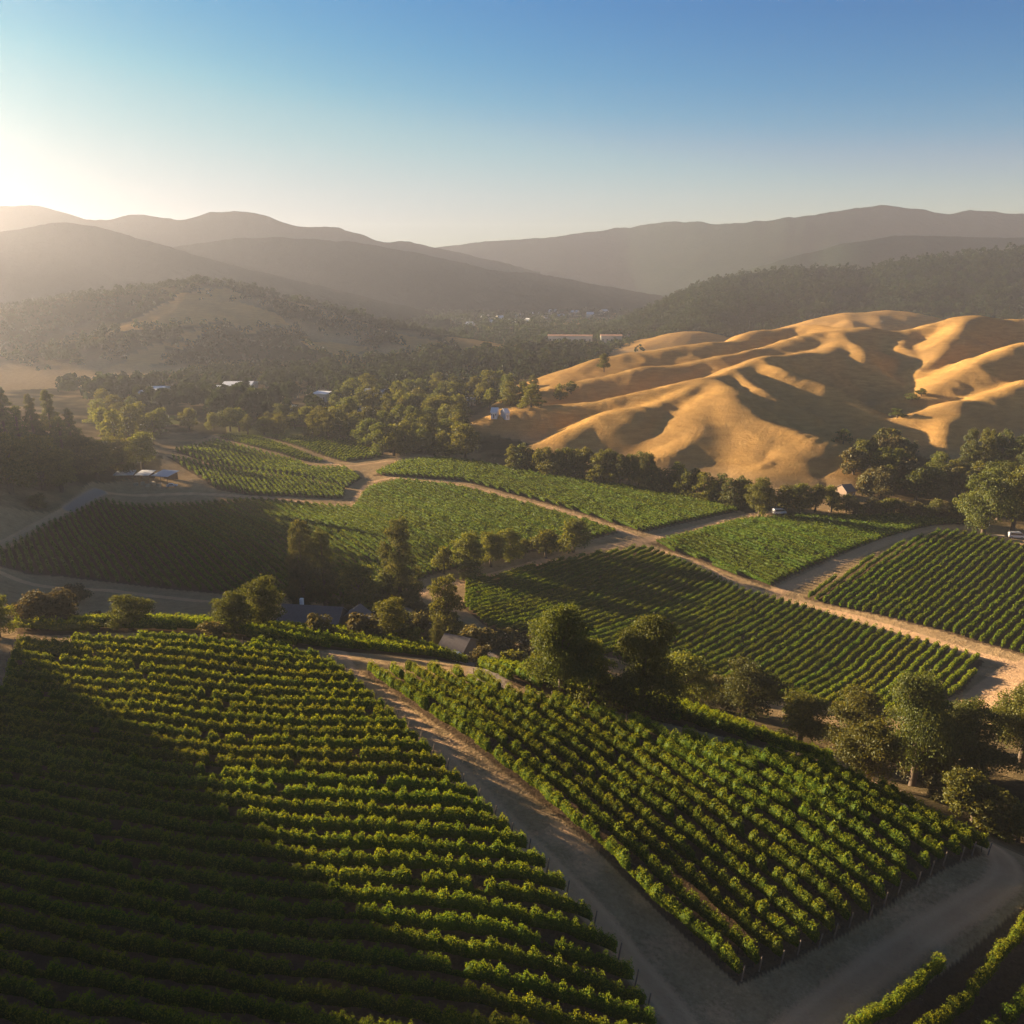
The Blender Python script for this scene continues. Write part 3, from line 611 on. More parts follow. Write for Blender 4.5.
def row_geo(r, lod=None):
    """leafy canopy of one row: leaf faces round a knobbly core. returns verts, quads, tint"""
    r = np.asarray(r); seg = np.hypot(*np.diff(r, axis=0).T); cum = np.concatenate([[0], np.cumsum(seg)]); L = cum[-1]
    gr = np.gradient(r, axis=0) if len(r) > 2 else np.repeat((r[1:] - r[:1]), 2, 0); gr = gr / np.hypot(gr[:, 0], gr[:, 1])[:, None]
    PX = lambda t: np.interp(t, cum, r[:, 0]); PY = lambda t: np.interp(t, cum, r[:, 1]); NX = lambda t: -np.interp(t, cum, gr[:, 1]); NY = lambda t: np.interp(t, cum, gr[:, 0])
    VSEED[0] += 1; sd = VSEED[0]; g = np.random.default_rng(sd + 1000)
    D = max(60.0, float(np.hypot(*r.mean(0))))
    leaf = (lod or 1.0) * max(.105, .0015 * D if D < 150 else .0014 * D); per_m = min(250, 5.0 / leaf ** 1.75) if D < 160 else max(2.6, 2.9 / leaf ** 2)
    gap = hash1(np.arange(int(L / 1.05) + 3), sd) < (.035 if D < 160 else .012)
    def prof(t):
        """canopy size along the row: one swelling per vine, weak and missing plants"""
        ph = t / 1.05; i = np.floor(ph).astype(int); f = ph - i
        a = hash1(i, sd + .5); b = .80 + .20 * np.sin(np.pi * f) ** .8 + .22 * (a - .5)
        b *= np.where(gap[np.clip(i, 0, len(gap)-1)], .34, 1)
        e = np.clip(np.minimum(t, L - t) / .5 + .45, 0, 1)
        return b * e * (1 + .12 * np.sin(t * 4.1 + sd) + .08 * np.sin(t * 9.7 + 2.1 * sd))
    wob = lambda t: .13 * np.sin(t * .55 + sd) + .09 * np.sin(t * 1.7 + 2 * sd)
    # core
    st = .38 if D < 130 else (.6 if D < 200 else 1.2); nt_ = max(3, int(L / st)); t = np.linspace(.1, L - .1, nt_); K = 7
    ang = np.arange(K) * 2 * np.pi / K + .3; s = prof(t) * .88
    c = wob(t)[:, None] + s[:, None] * .44 * np.cos(ang)[None]; h = .55 + .66 * s[:, None] + s[:, None] * .72 * np.sin(ang)[None]
    c = c * (1 + .25 * (g.random(c.shape) - .5)); h = h + .12 * (g.random(h.shape) - .5)
    bx_, by_ = PX(t), PY(t); X = bx_[:, None] + NX(t)[:, None] * c; Y = by_[:, None] + NY(t)[:, None] * c
    gzr = gz(bx_, by_)
    V = [np.stack([X, Y, gzr[:, None] + h], -1).reshape(-1, 3)]
    i = np.arange(nt_ - 1)[:, None] * K; k = np.arange(K)[None]; k2 = (k + 1) % K
    F = [np.stack([i + k, i + k2, i + K + k2, i + K + k], -1).reshape(-1, 4)]
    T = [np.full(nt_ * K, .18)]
    # leaves
    n = int(L * per_m); t = g.random(n) * L; a = g.random(n) * 2 * np.pi
    a = np.where(np.sin(a) < -.55, -a, a)
    s0 = prof(t); s = s0 * (.9 + .28 * g.random(n) ** 2)
    up = g.random(n) < .04; hh = np.where(up, .25 * g.random(n), 0)
    c = wob(t) + s * .46 * np.cos(a); h = .55 + .66 * s0 + s * .76 * np.sin(a) + hh
    bx_, by_ = PX(t), PY(t); nx_, ny_ = NX(t), NY(t); cx = bx_ + nx_ * c; cy_ = by_ + ny_ * c; cz = gz(bx_, by_) + h
    nrm = np.stack([nx_ * np.cos(a), ny_ * np.cos(a), np.sin(a) + .25], -1) + (.75 if D < 200 else .5) * g.normal(size=(n, 3)); nrm /= np.linalg.norm(nrm, axis=1)[:, None]
    v, f = leaf_quads(np.stack([cx, cy_, cz], -1), nrm, leaf * (.7 + .6 * g.random(n)), g)
    F.append(f + len(V[0])); V.append(v)
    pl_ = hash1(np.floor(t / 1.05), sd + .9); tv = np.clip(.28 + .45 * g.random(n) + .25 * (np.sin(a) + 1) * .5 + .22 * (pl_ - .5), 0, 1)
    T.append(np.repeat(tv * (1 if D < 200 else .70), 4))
    return np.concatenate(V), np.concatenate(F), np.concatenate(T)
def leaf_quads(c, nrm, s, g, asp=.8):
    n = len(c); a = np.cross(nrm, g.normal(size=(n, 3))); a /= np.linalg.norm(a, axis=1)[:, None] + 1e-9; b = np.cross(nrm, a)
    a = a * (s * .5)[:, None]; b = b * (s * .5 * asp)[:, None]; fold = nrm * (s * .14)[:, None]
    v = np.stack([c - a, c - b * 1.1 + fold, c + a, c + b * 1.1 + fold], 1).reshape(-1, 3)   # a pointed, slightly folded leaf
    return v, np.arange(n * 4).reshape(-1, 4)
ROWLABEL = {  # what singles a row out: block, counting edge, category group
 'A': ('vine row in the big left foreground vineyard', 'up from the bottom edge', 'vine rows of the left foreground vineyard'),
 'A2': ('shaded vine row on the slope behind the left foreground vineyard', 'from its near side', 'vine rows on the shaded slope'),
 'B': ('leafy vine row in the right foreground vineyard', 'from the dirt road', 'vine rows of the right foreground vineyard'),
 'B2': ('vine row on the strip behind the right foreground vineyard', 'from the near side', 'vine rows on the strip beyond the crest'),
 'C': ('vine row in the bottom right corner vineyard', 'from the track', 'vine rows of the corner vineyard'),
 'D': ('vine row in the middle right vineyard below the diagonal road', 'from its upper left', 'vine rows of the middle right vineyard'),
 'E': ('vine row in the small sunlit vineyard at the road fork', 'from its left', 'vine rows of the small sunlit vineyard'),
 'F': ('vine row in the far right vineyard by the picture edge', 'from its upper left', 'vine rows of the far right vineyard'),
 'G': ('vine row in the dark mid left hillside vineyard', 'from its left end', 'vine rows of the mid left vineyard'),
 'H3': ('vine row in the sunlit vineyard below the tree line', 'from its left end', 'vine rows of the vineyard below the tree line'),
 'H1': ('vine row on the bright rise past the farmyard', 'from its left end', 'vine rows on the bright rise'),
}
allrows = []
for name, (poly, d, sp) in FIELDS.items():
    rows = guide_rows(poly, GUIDE, 2.05, 30) if name in ('B', 'B2') else scan_rows(poly, d, sp)
    def mid(r): return tuple(r.mean(0)) if len(r) == 2 else tuple(r[len(r)//2])
    def key(r):
        x, y = mid(r)
        if name in ('A', 'A2'): return y + .2 * x
        if name in ('B', 'B2'): return x * .805 + y * .593
        if name == 'C': return -(x * .6 - y * .8) 
        if name in ('D', 'F'): return x * 1.12 - y
        return x
    rows.sort(key=key)
    for r in rows:
        x, y = mid(r); z = float(gz(x, y)) + 1.2
        k = np.linspace(0, len(r) - 1, 12); xs = np.interp(k, np.arange(len(r)), r[:, 0]); ys = np.interp(k, np.arange(len(r)), r[:, 1]); zs = gz(xs, ys) + 1.2
        ends = [proj(xs[j], ys[j], zs[j]) for j in (0, -1)]
        qx, qy = proj(xs, ys, zs); vis = (qx > 0) & (qx < 1024) & (qy < 1024)
        size = math.hypot(ends[0][0]-ends[1][0], ends[0][1]-ends[1][1]) * vis.mean() * 1.6 / max(40, math.hypot(x, y))
        allrows.append([name, r, size, vis.any()])
byrank = sorted([i for i in range(len(allrows)) if allrows[i][3]], key=lambda i: -allrows[i][2])
single = set(byrank[:292]); cnt = {}; rest = []
def end_post(x, y, root, lean):
    z = float(gz(x, y)); MB().tube((x - root.location.x, y - root.location.y, z - .3 - root.location.z), (x + lean[0] * .25 - root.location.x, y + lean[1] * .25 - root.location.y, z + 1.6 - root.location.z), .065, .055, 6).build('post', M['post'], root)
def trunk(x, y, root, sd):
    z = float(gz(x, y)); k = hash1(np.array([sd, sd + .3]), 3) * .2 - .1; b = root.location
    MB().tube((x - b.x, y - b.y, z - .15 - b.z), (x + k[0] - b.x, y + k[1] - b.y, z + .9 - b.z), .05, .04, 6).build('trunk', M['bark'], root)
for i, (name, r, size, v_) in enumerate(allrows):
    if name in ('A', 'B', 'B2', 'C', 'A2') and not v_: 
        pass
    if i not in single: rest.append((name, r)); continue
    cnt[name] = cnt.get(name, 0) + 1
    base, edge, grp = ROWLABEL.get(name, ('vine row in the pale valley vineyard', 'from its left end', 'vine rows of the pale valley vineyards'))
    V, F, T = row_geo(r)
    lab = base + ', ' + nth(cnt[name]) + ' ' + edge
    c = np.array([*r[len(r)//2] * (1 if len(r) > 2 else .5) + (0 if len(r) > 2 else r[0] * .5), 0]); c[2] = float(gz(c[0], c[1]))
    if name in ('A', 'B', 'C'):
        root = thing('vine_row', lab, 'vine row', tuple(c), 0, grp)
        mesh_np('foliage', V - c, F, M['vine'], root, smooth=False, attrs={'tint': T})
        for (ex, ey), (fx_, fy_) in ((r[0], r[1]), (r[-1], r[-2])):
            L = math.hypot(ex-fx_, ey-fy_); dx, dy = (ex-fx_)/L, (ey-fy_)/L; s = 1
            px, py = proj(ex, ey, float(gz(ex, ey)))
            if -5 < px < 1030 and py < 1030: end_post(ex + s * dx * .05, ey + s * dy * .05, root, (s * dx, s * dy))
            if name in ('B', 'C') and math.hypot(ex, ey) < 100:
                for q in range(4): trunk(ex - s * dx * (.5 + 1.6 * q), ey - s * dy * (.5 + 1.6 * q), root, i + q * .37)
    else:
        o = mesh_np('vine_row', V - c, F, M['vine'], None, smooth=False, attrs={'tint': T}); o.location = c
        tag(o, lab, 'vine row', grp)
def merge(parts):
    vs, fs, ts, k = [], [], [], 0
    for v, f, t in parts: vs.append(v); fs.append(f + k); ts.append(t); k += len(v)
    return np.concatenate(vs), np.concatenate(fs), np.concatenate(ts)
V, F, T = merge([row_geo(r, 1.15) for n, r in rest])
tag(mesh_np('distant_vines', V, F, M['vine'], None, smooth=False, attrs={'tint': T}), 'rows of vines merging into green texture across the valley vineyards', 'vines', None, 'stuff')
print('rows', len(allrows), 'single', len(single), cnt)

# ------------------------------------------------------------------ morning haze filling the valley
hz = MB().box((0, 0, 49.5), (8600, 8600, 301)).build('haze', M['land'])
hz.data.materials.clear(); hz['kind'] = 'stuff'; hz['label'] = 'golden haze lying over the whole valley'
m_, t_, o_, N_ = nodes('haze_air'); ad = N_('ShaderNodeAddShader'); t_.links.new(ad.outputs[0], o_.inputs['Volume'])
for k_, (col_, den_, g__) in enumerate((((1.0, .76, .36, 1), HAZE * .92, .87), ((.03, .36, 1.0, 1), HAZE * .80, .0))):   # dust that glows towards the sun, thin blue air
    p_ = N_('ShaderNodeVolumePrincipled'); p_.inputs['Color'].default_value = col_; p_.inputs['Density'].default_value = den_; p_.inputs['Anisotropy'].default_value = g__
    t_.links.new(p_.outputs[0], ad.inputs[k_])
hz.data.materials.append(m_)

# ------------------------------------------------------------------ trees
def ellipsoid_pts(g, n):
    v = g.normal(size=(n, 3)); v /= np.linalg.norm(v, axis=1)[:, None]; return v
def crown_geo(kind, seed, n, leaf):
    """unit crown (height 1 from the ground, width 1): leaf faces gathered in clumps. returns verts, quads, tint, clump centres"""
    g = np.random.default_rng(seed); cl = []
    if kind == 'oak':
        k = 17
        for i in range(k):
            a = i * 2.4 + g.random() * .8; zz = .17 + .70 * g.random(); rr = (.38 - .30 * max(0, zz - .5) / .5) * math.sqrt(g.random() * .9 + .1)
            cl.append((rr * math.cos(a), rr * math.sin(a), zz, .15 + .09 * g.random(), .11 + .06 * g.random()))
        cl.append((0, 0, .84, .18, .14)); cl.append((.04, 0, .55, .28, .24)); cl.append((-.05, .03, .32, .30, .18))
    elif kind == 'tall':                              # tall rounded column, redwood or poplar like
        for i in range(26):
            zz = .06 + .88 * (i + .5) / 26; w = .42 * (1 - zz) ** .55 + .05; a = i * 2.4 + g.random(); rr = w * (.35 + .6 * g.random())
            cl.append((rr * math.cos(a), rr * math.sin(a), zz, .10 + .10 * (1 - zz) + .05 * g.random(), .07 + .03 * g.random()))
    elif kind == 'pine':
        for i in range(24):
            zz = .08 + .88 * (i + .5) / 24; w = .42 * (1 - zz) ** .8; a = i * 2.4 + g.random(); rr = w * (.5 + .5 * g.random())
            cl.append((rr * math.cos(a), rr * math.sin(a), zz, .07 + .12 * (1 - zz) + .03 * g.random(), .045 + .02 * g.random()))
    elif kind == 'cypress':
        for i in range(14):
            zz = .05 + .9 * (i + .5) / 14; w = .5 * math.sin(math.pi * min(1, .25 + zz * .75)) ** .8
            cl.append((.08 * g.normal(), .08 * g.normal(), zz, w * .8 + .05, .07))
    else:                                             # bush: clumps down to the ground
        for i in range(13):
            a = i * 2.4 + g.random(); zz = .14 + .62 * g.random(); rr = .36 * math.sqrt(g.random()) * (1.1 - .5 * zz)
            cl.append((rr * math.cos(a), rr * math.sin(a), zz, .15 + .09 * g.random(), .2 + .08 * g.random()))
    cl = np.array(cl); w = (cl[:, 3] ** 2); w /= w.sum(); idx = g.choice(len(cl), n, p=w)
    d = ellipsoid_pts(g, n); d[:, 2] = np.where(d[:, 2] < -.35, -d[:, 2] * .6, d[:, 2])
    rad = (.62 + .42 * g.random(n) ** .8) * (1 + .16 * np.sin(d[:, 0] * 7 + idx) * np.sin(d[:, 1] * 6 + 2 * idx))
    sub = ellipsoid_pts(g, len(cl) * 9).reshape(len(cl), 9, 3) * .62; si = g.integers(0, 9, n); d2 = d
    off = sub[idx, si] + d * (.30 + .26 * g.random(n) ** 1.5)[:, None]; inner = g.random(n) < .3
    off = np.where(inner[:, None], d * rad[:, None] * .9, off * 1.08)
    c = cl[idx, :3] + off * np.stack([cl[idx, 3], cl[idx, 3], cl[idx, 4]], 1)
    if kind in ('bush', 'cypress'): c[:, 2] = np.maximum(c[:, 2], .01)
    nrm = d + .7 * g.normal(size=(n, 3)); nrm[:, 2] += .25; nrm /= np.linalg.norm(nrm, axis=1)[:, None]
    v, f = leaf_quads(c, nrm, leaf * (.65 + .7 * g.random(n)), g, .75)
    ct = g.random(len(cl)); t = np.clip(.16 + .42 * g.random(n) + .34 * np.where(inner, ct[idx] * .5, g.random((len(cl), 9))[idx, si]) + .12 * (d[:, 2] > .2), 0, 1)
    return v, f, np.repeat(t, 4), cl
def bough_geo(mb, p0, p1, r0, r1):
    m = (Vector(p0) + Vector(p1)) / 2 + Vector((.02, -.015, -.03)); mb.tube(p0, m, r0, (r0 + r1) / 2, 6, False); mb.tube(m, p1, (r0 + r1) / 2, r1, 6)
PROTO = {}
def proto(kind, var, lod):
    """shared crown and trunk meshes, one pair per kind, variant and level of detail"""
    k = (kind, var, lod)
    if k not in PROTO:
        n, leaf = {0: (30000, .019), 1: (9500, .031), 2: (2600, .054), 3: (700, .09)}[lod]
        if kind in ('bush',): leaf *= 1.5; n = int(n * .7)
        v, f, t, cl = crown_geo(kind, 50 + var * 17 + lod * 3 + len(kind) * 101, n, leaf)
        mt = {'oak': 'oak', 'tall': 'conifer', 'pine': 'conifer', 'cypress': 'conifer', 'bush': 'bush', 'pale': 'olive'}[kind]
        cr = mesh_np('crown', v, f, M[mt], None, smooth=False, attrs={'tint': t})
        mb = MB(); top = {'oak': .62, 'tall': .86, 'pine': .9, 'cypress': .6, 'bush': .4}[kind]
        mb.tube((0, 0, -.04), (.012, .006, top * .45), .045, .034, 8, False); mb.tube((.012, .006, top * .45), (.0, .0, top), .034, .010, 8)
        for c in cl[np.linspace(0, len(cl) - 1, 5 if kind in ('oak', 'bush') else 7).astype(int)]:
            z0 = max(.1, min(top * .8, c[2] * .62)); bough_geo(mb, (.008, .004, z0), (c[0], c[1], c[2]), .018, .006)
        tr = mb.build('trunk', M['bark'], None, True)
        PROTO[k] = (cr, tr, [False])
    return PROTO[k]
TREES = []          # (root, kind, px, group) for labels
def tree(px, py, h, w, kind, label, group, mat=None, Y=None, rz=None, cat=None):
    """a tree standing where the photograph shows its foot; h and w are its size in picture pixels"""
    x, y, z = hit(px, py) if Y is None else (*Wg(px, py, Y), None)
    if z is None: z = float(gz(x, y))
    f = COSP * y - SINP * z; s = f / FPX; hh = h * s * 1.06; ww = w * s * 1.12
    lod = 0 if h > 70 else (1 if h > 34 else (2 if h > 17 else 3)); r = random.Random(int(px * 31 + py * 17))
    cr, tr, used = proto(kind, r.randrange(4 if lod else 3), lod)
    root = thing('tree' if kind != 'bush' else 'bush', label, cat or ('bush' if kind == 'bush' else 'tree'), (x, y, z - .1), r.random() * 6.28 if rz is None else rz, group)
    root.scale = (ww, ww, hh)
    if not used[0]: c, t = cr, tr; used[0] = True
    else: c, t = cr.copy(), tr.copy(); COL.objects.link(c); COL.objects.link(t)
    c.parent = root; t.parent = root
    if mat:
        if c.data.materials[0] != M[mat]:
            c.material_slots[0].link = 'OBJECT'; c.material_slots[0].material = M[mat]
    return root
T = tree
HALLS = [(141,399,9), (160,396,13), (170,400,8), (179,400,9), (221,394,14), (240,391,28), (262,398,9), (278,398,11), (325,400,15), (376,399,19), (366,416,13), (373,434,13), (388,440,9), (292,413,9), (471,405,9), (495,417,9), (506,418,6)]
T0 = tree
def tree(px, py, h, w, *a, **k):
    if any(abs(px - hx) < hw * .5 + w * .3 and 0 <= py - hy < h * .4 for hx, hy, hw in HALLS): return None      # keep the view of a roof open where the photograph does
    return T0(px, py, h, w, *a, **k)
T = tree
# the near trees, each with a look of its own
T(912,786,122,80,'oak','big spreading oak tree, tallest on the right, beside the dirt track','track side trees',None)
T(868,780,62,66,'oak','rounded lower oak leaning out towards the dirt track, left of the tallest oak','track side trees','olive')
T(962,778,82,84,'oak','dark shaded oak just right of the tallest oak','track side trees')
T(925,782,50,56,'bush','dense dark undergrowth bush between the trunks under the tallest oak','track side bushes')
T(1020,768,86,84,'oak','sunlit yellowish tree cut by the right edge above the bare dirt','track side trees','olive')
T(973,822,52,62,'bush','rounded sunlit bush beside the track at lower right','track side bushes','olive')
T(1018,842,42,46,'bush','small sunlit bush at the right edge, nearest the track corner','track side bushes','olive')
T(940,800,26,38,'bush','low dark bush at the foot of the dark shaded oak','track side bushes')
T(800,744,54,58,'oak','olive green round tree, left one of a pair above the path','path side trees','olive',None)
T(855,744,58,62,'oak','olive green round tree, right one of a pair above the path','path side trees','olive')
T(747,716,54,64,'oak','broad dark tree with lit top below the middle right vineyard','path side trees')
T(722,708,36,44,'bush','dark bush between the two big trees and the olive pair','path side bushes')
T(562,696,94,76,'oak','tall leafy tree with golden left side behind the right foreground vineyard','centre trees',None)
T(590,700,62,54,'oak','dark green tree filling the gap between the two big centre trees','centre trees')
T(643,712,98,82,'oak','dense dark tree with orange lit crown, right of the two big centre trees','centre trees')
T(686,712,60,68,'oak','low dark tree in the shade right of the orange crowned tree','centre trees')
T(540,682,30,36,'bush','small yellow bush at the foot of the tall golden tree','centre bushes','olive')
T(514,674,28,32,'bush','pale green bush beside the gravel drive','centre bushes','olive')
T(532,668,24,30,'bush','small dark bush behind the pale green one by the drive','centre bushes')
T(477,652,30,40,'bush','dark bush above the parked car','drive bushes')
T(481,668,22,26,'bush','round bush right next to the parked car','drive bushes')
T(506,648,18,32,'bush','brown brushy bush along the lower edge of the middle right vineyard, left one','drive bushes')
T(528,652,18,32,'bush','brown brushy bush along the lower edge of the middle right vineyard, right one','drive bushes')
T(446,640,66,42,'tall','rounded tree with sunlit top just left of the middle right vineyard','house trees','olive')
T(437,648,36,13,'cypress','slender dark green cypress by the gravel drive','house trees')
T(400,606,86,46,'tall','tall redwood with its left side lit, right of the house','house trees')
T(382,606,34,34,'oak','dark low tree at the foot of the right hand redwood','house trees')
T(360,614,52,46,'oak','round dark green tree behind the house','house trees')
T(390,642,44,40,'oak','greenish tree in deep shade in front of the right hand redwood','house trees','olive')
T(366,642,30,40,'bush','dark bush right of the house','house bushes')
T(420,634,28,34,'bush','dark bush between the shade tree and the cypress','house bushes')
T(408,648,22,30,'bush','low dark bush at the end of the shaded slope vines','house bushes')
T(304,607,86,36,'tall','tallest redwood behind the house, left of a pair with lit tops','house trees')
T(325,607,78,34,'tall','redwood behind the house, right of a pair with lit tops','house trees')
T(263,634,57,46,'oak','dark oak at the left end of the house','house trees')
T(234,636,46,46,'oak','lower dark oak left of the oak by the house','house trees')
T(214,638,20,30,'bush','small pale bush at the left foot of the lower dark oak','house bushes')
T(322,640,28,32,'bush','dark bush in front of the house wall','house bushes')
T(48,628,40,60,'bush','wide grey green thicket on the dry bank behind the left vineyard','bank bushes')
T(78,602,20,26,'bush','small dark shrub above the wide thicket','bank bushes')
T(94,627,15,30,'bush','low brown shrub between the thicket and the round bush','bank bushes')
T(131,630,36,44,'oak','single round tree on the dry bank behind the left vineyard','bank trees')
T(0,640,44,34,'oak','sunlit tree cut by the left edge beside the left vineyard','bank trees','olive',118)
# row of lit trees along the farm road between the dark and the middle right vineyards
for px, py, h, w, l in ((444,574,29,24,'small lit tree at the left end'), (468,574,42,36,'big round lit tree, largest'), (491,567,36,32,'rounded lit tree just right of the largest'), (510,563,35,32,'lit tree in the middle'),
                        (523,558,20,18,'little pale tree right of the middle'), (546,558,30,36,'broad lit tree second from the right'), (573,552,33,36,'round yellow lit tree at the right end'), (471,580,22,26,'low bushy tree in front of the largest')):
    T(px, py, h, w, 'oak', l + ' of the row along the farm road', 'row of lit trees along the farm road', 'olive')
# dark trees on the left hillside
for px, py, h, w, k, l in ((8,448,58,30,'pine','tall pine at the left edge of the hillside grove'), (35,446,50,26,'pine','second tall pine from the left edge on the hillside'), (53,448,56,30,'pine','tall pointed pine, third from the left edge on the hillside'),
                           (73,456,46,28,'pine','shorter pine at the right end of the hillside pines'), (22,460,52,34,'pine','dark pine standing in front of the hillside pines'), (64,466,48,34,'pine','dark pine low on the right of the hillside grove'),
                           (12,494,60,56,'oak','dark oak lowest at the left edge of the hillside grove'), (44,490,54,48,'oak','dark oak low in the middle of the hillside grove'), (62,492,44,42,'oak','dark oak at the lower right end of the hillside grove'),
                           (84,474,40,36,'oak','dark oak between the grove and the farmyard'), (98,480,40,44,'oak','wide dark oak just left of the farmyard roofs'), (118,474,36,36,'oak','dark oak behind the farmyard roofs'),
                           (143,470,38,36,'oak','single round oak standing dark against the bright vineyard'), (104,464,24,28,'oak','small tree peeping above the farmyard oaks')):
    T(px, py, h, w, k, l, 'dark trees on the left hillside')
T(37,508,14,23,'bush','lone small shrub on the dry slope above the left road','bank bushes')
# tree line between the valley vineyards and the golden hills
def lined(xs, base, hs, kind, noun, place, group, mat=None, wr=.8):
    for i, x in enumerate(xs):
        r = random.Random(int(x * 7)); py = float(np.interp(x, [b[0] for b in base], [b[1] for b in base])) + r.uniform(-1.5, 1.5); h = r.uniform(*hs)
        k = kind if isinstance(kind, str) else kind[r.randrange(len(kind))]
        T(x, py, h, h * r.uniform(wr * .85, wr * 1.15), k, f'{noun}, {nth(i + 1)} from the left {place}', group, mat if isinstance(mat, str) or mat is None else mat[r.randrange(len(mat))])
tl = [(470,460),(500,466),(540,474),(600,483),(672,494),(745,509)]
lined(np.arange(512, 600, 9.0), tl, (22, 32), ('oak', 'tall'), 'leafy tree', 'in the upper part of the tree line', 'tree line under the golden hills', (None, 'olive'))
lined(np.arange(600, 652, 9.5), tl, (32, 38), ('tall', 'oak'), 'tall dark tree', 'in the tallest part of the tree line', 'tree line under the golden hills', None, .62)
lined(np.arange(652, 745, 8.6), tl, (24, 31), ('oak', 'tall'), 'dark tree', 'in the lower right part of the tree line', 'tree line under the golden hills', None)
T(759,517,39,32,'oak','round yellow green tree at the road end under the golden hills','trees by the road end','olive')
T(744,506,28,22,'oak','dark tree just left of the round yellow green one','trees by the road end')
for i, (px, h, w) in enumerate(((785,27,30),(800,29,28),(815,28,24),(831,27,22),(846,18,22))): T(px, 512, h, w, 'oak', f'leafy tree {nth(i+1)} from the left behind the parked van', 'trees by the road end', ('olive', None)[i % 2])
hb = [(850,517),(900,517),(965,523)]
lined(np.arange(853, 968, 8.2), hb, (13, 21), ('bush', 'oak'), 'hedge bush', 'along the top of the small sunlit vineyard', 'hedge above the small sunlit vineyard', ('bush', 'olive'), 1.0)
for px, py, h, w, k, l in ((983,536,66,50,'oak','big olive oak at the road bend on the right'), (1012,532,64,48,'oak','dark oak behind the parked vehicles at the right edge'), (998,520,58,44,'oak','dark oak above the road bend oak'), (1036,532,72,50,'oak','dark oak cut by the right edge'), (964,524,32,32,'oak','small olive tree left of the road bend oak')):
    T(px, py, h, w, k, l, 'grove at the road bend', 'olive' if 'small' in l else None)
for px, py, h, w, l in ((966,484,54,24,'leftmost tall tree of the dark stand under the lit spur'), (982,482,52,26,'second tall tree of the dark stand under the lit spur'), (998,486,54,28,'third tall tree of the dark stand under the lit spur'), (1014,488,52,28,'rightmost tall tree of the dark stand under the lit spur'),
                        (976,494,32,26,'lower tree in front of the dark stand'), (1008,500,36,30,'lower lit tree in front of the dark stand, right one'), (1026,494,50,30,'tall tree of the dark stand cut by the right edge')):
    T(px, py, h, w, 'tall', l, 'dark stand under the lit spur', 'olive' if 'lower' in l else None)
def scatter(poly, n, hs, kinds, noun, place, group, mats, seed, wr=.95, order='x', sep=.55):
    g = random.Random(seed); p = np.array(poly, float); pts = []; tries = 0
    while len(pts) < n and tries < 6000:
        tries += 1; x = g.uniform(p[:, 0].min(), p[:, 0].max()); y = g.uniform(p[:, 1].min(), p[:, 1].max())
        if not inside(np.array([x]), np.array([y]), p)[0]: continue
        if any(abs(x - a) < hs[0] * sep and abs(y - b) < hs[0] * .22 for a, b in pts): continue
        if any(abs(x - hx) < hw * .5 + hs[1] * .35 and 0 <= y - hy < hs[1] * .45 for hx, hy, hw in HALLS): continue
        pts.append((x, y))
    pts.sort(key=lambda q: q[0])
    for i, (x, y) in enumerate(pts):
        h = g.uniform(*hs) * (1 + .006 * (y - p[:, 1].mean()))
        T(x, y, h, h * g.uniform(.8, 1.2) * wr, kinds[g.randrange(len(kinds))], f'{noun}, {nth(i+1)} from the left {place}', group, mats[g.randrange(len(mats))])
scatter([(862,452),(885,444),(915,456),(950,470),(958,500),(900,505),(862,500),(850,480)], 24, (20, 30), ('oak', 'oak', 'bush'), 'dark round tree', 'in the shaded gully grove', 'gully grove below the golden hills', (None, None, 'bush'), 5)
for px, py, h, w, l in ((843,444,15,18,'dark tree alone at the gully mouth'), (897,418,9,17,'dark bush up in the main gully'), (874,458,18,18,'dark tree at the top of the gully grove'), (912,400,7,14,'small dark bush high in the main gully'), (921,396,8,12,'dark bush where the two gullies meet')):
    T(px, py, h, w, 'oak', l, 'gully grove below the golden hills')
scatter([(300,440),(350,425),(420,412),(455,408),(462,425),(462,445),(480,466),(465,460),(430,454),(385,456),(345,440)], 50, (20, 31), ('oak', 'oak', 'tall'), 'leafy valley tree', 'in the grove past the valley vineyards', 'grove past the valley vineyards', (None, None, 'olive'), 6)
scatter([(205,428),(300,424),(345,432),(340,437),(280,436),(210,434)], 15, (16, 24), ('oak',), 'hazy lit tree', 'in the row beyond the farthest vineyards', 'trees beyond the farthest vineyards', ('olive', None), 7)
scatter([(90,416),(150,418),(196,428),(200,434),(160,438),(112,444),(95,436)], 13, (20, 31), ('oak', 'tall'), 'hazy tree', 'in the sunlit clump past the hillside oak', 'hazy clump on the left', ('olive', None), 8)
scatter([(300,408),(360,398),(440,396),(520,392),(560,396),(540,408),(470,412),(400,418),(330,420)], 30, (18, 27), ('tall', 'oak'), 'dark valley tree', 'in the belt behind the grove', 'belt of dark valley trees', (None,), 9)
for px, py, h, w in ((571,394,13,14), (604,372,18,12), (560,400,16,14)): T(px, py, h, w, 'oak', {571: 'small tree on the edge of the golden hill toe', 604: 'lone dark tree on the crest of the low golden spur', 560: 'tree beside the golden hill toe, just left of the edge tree'}[px], 'trees on the golden hill toe')

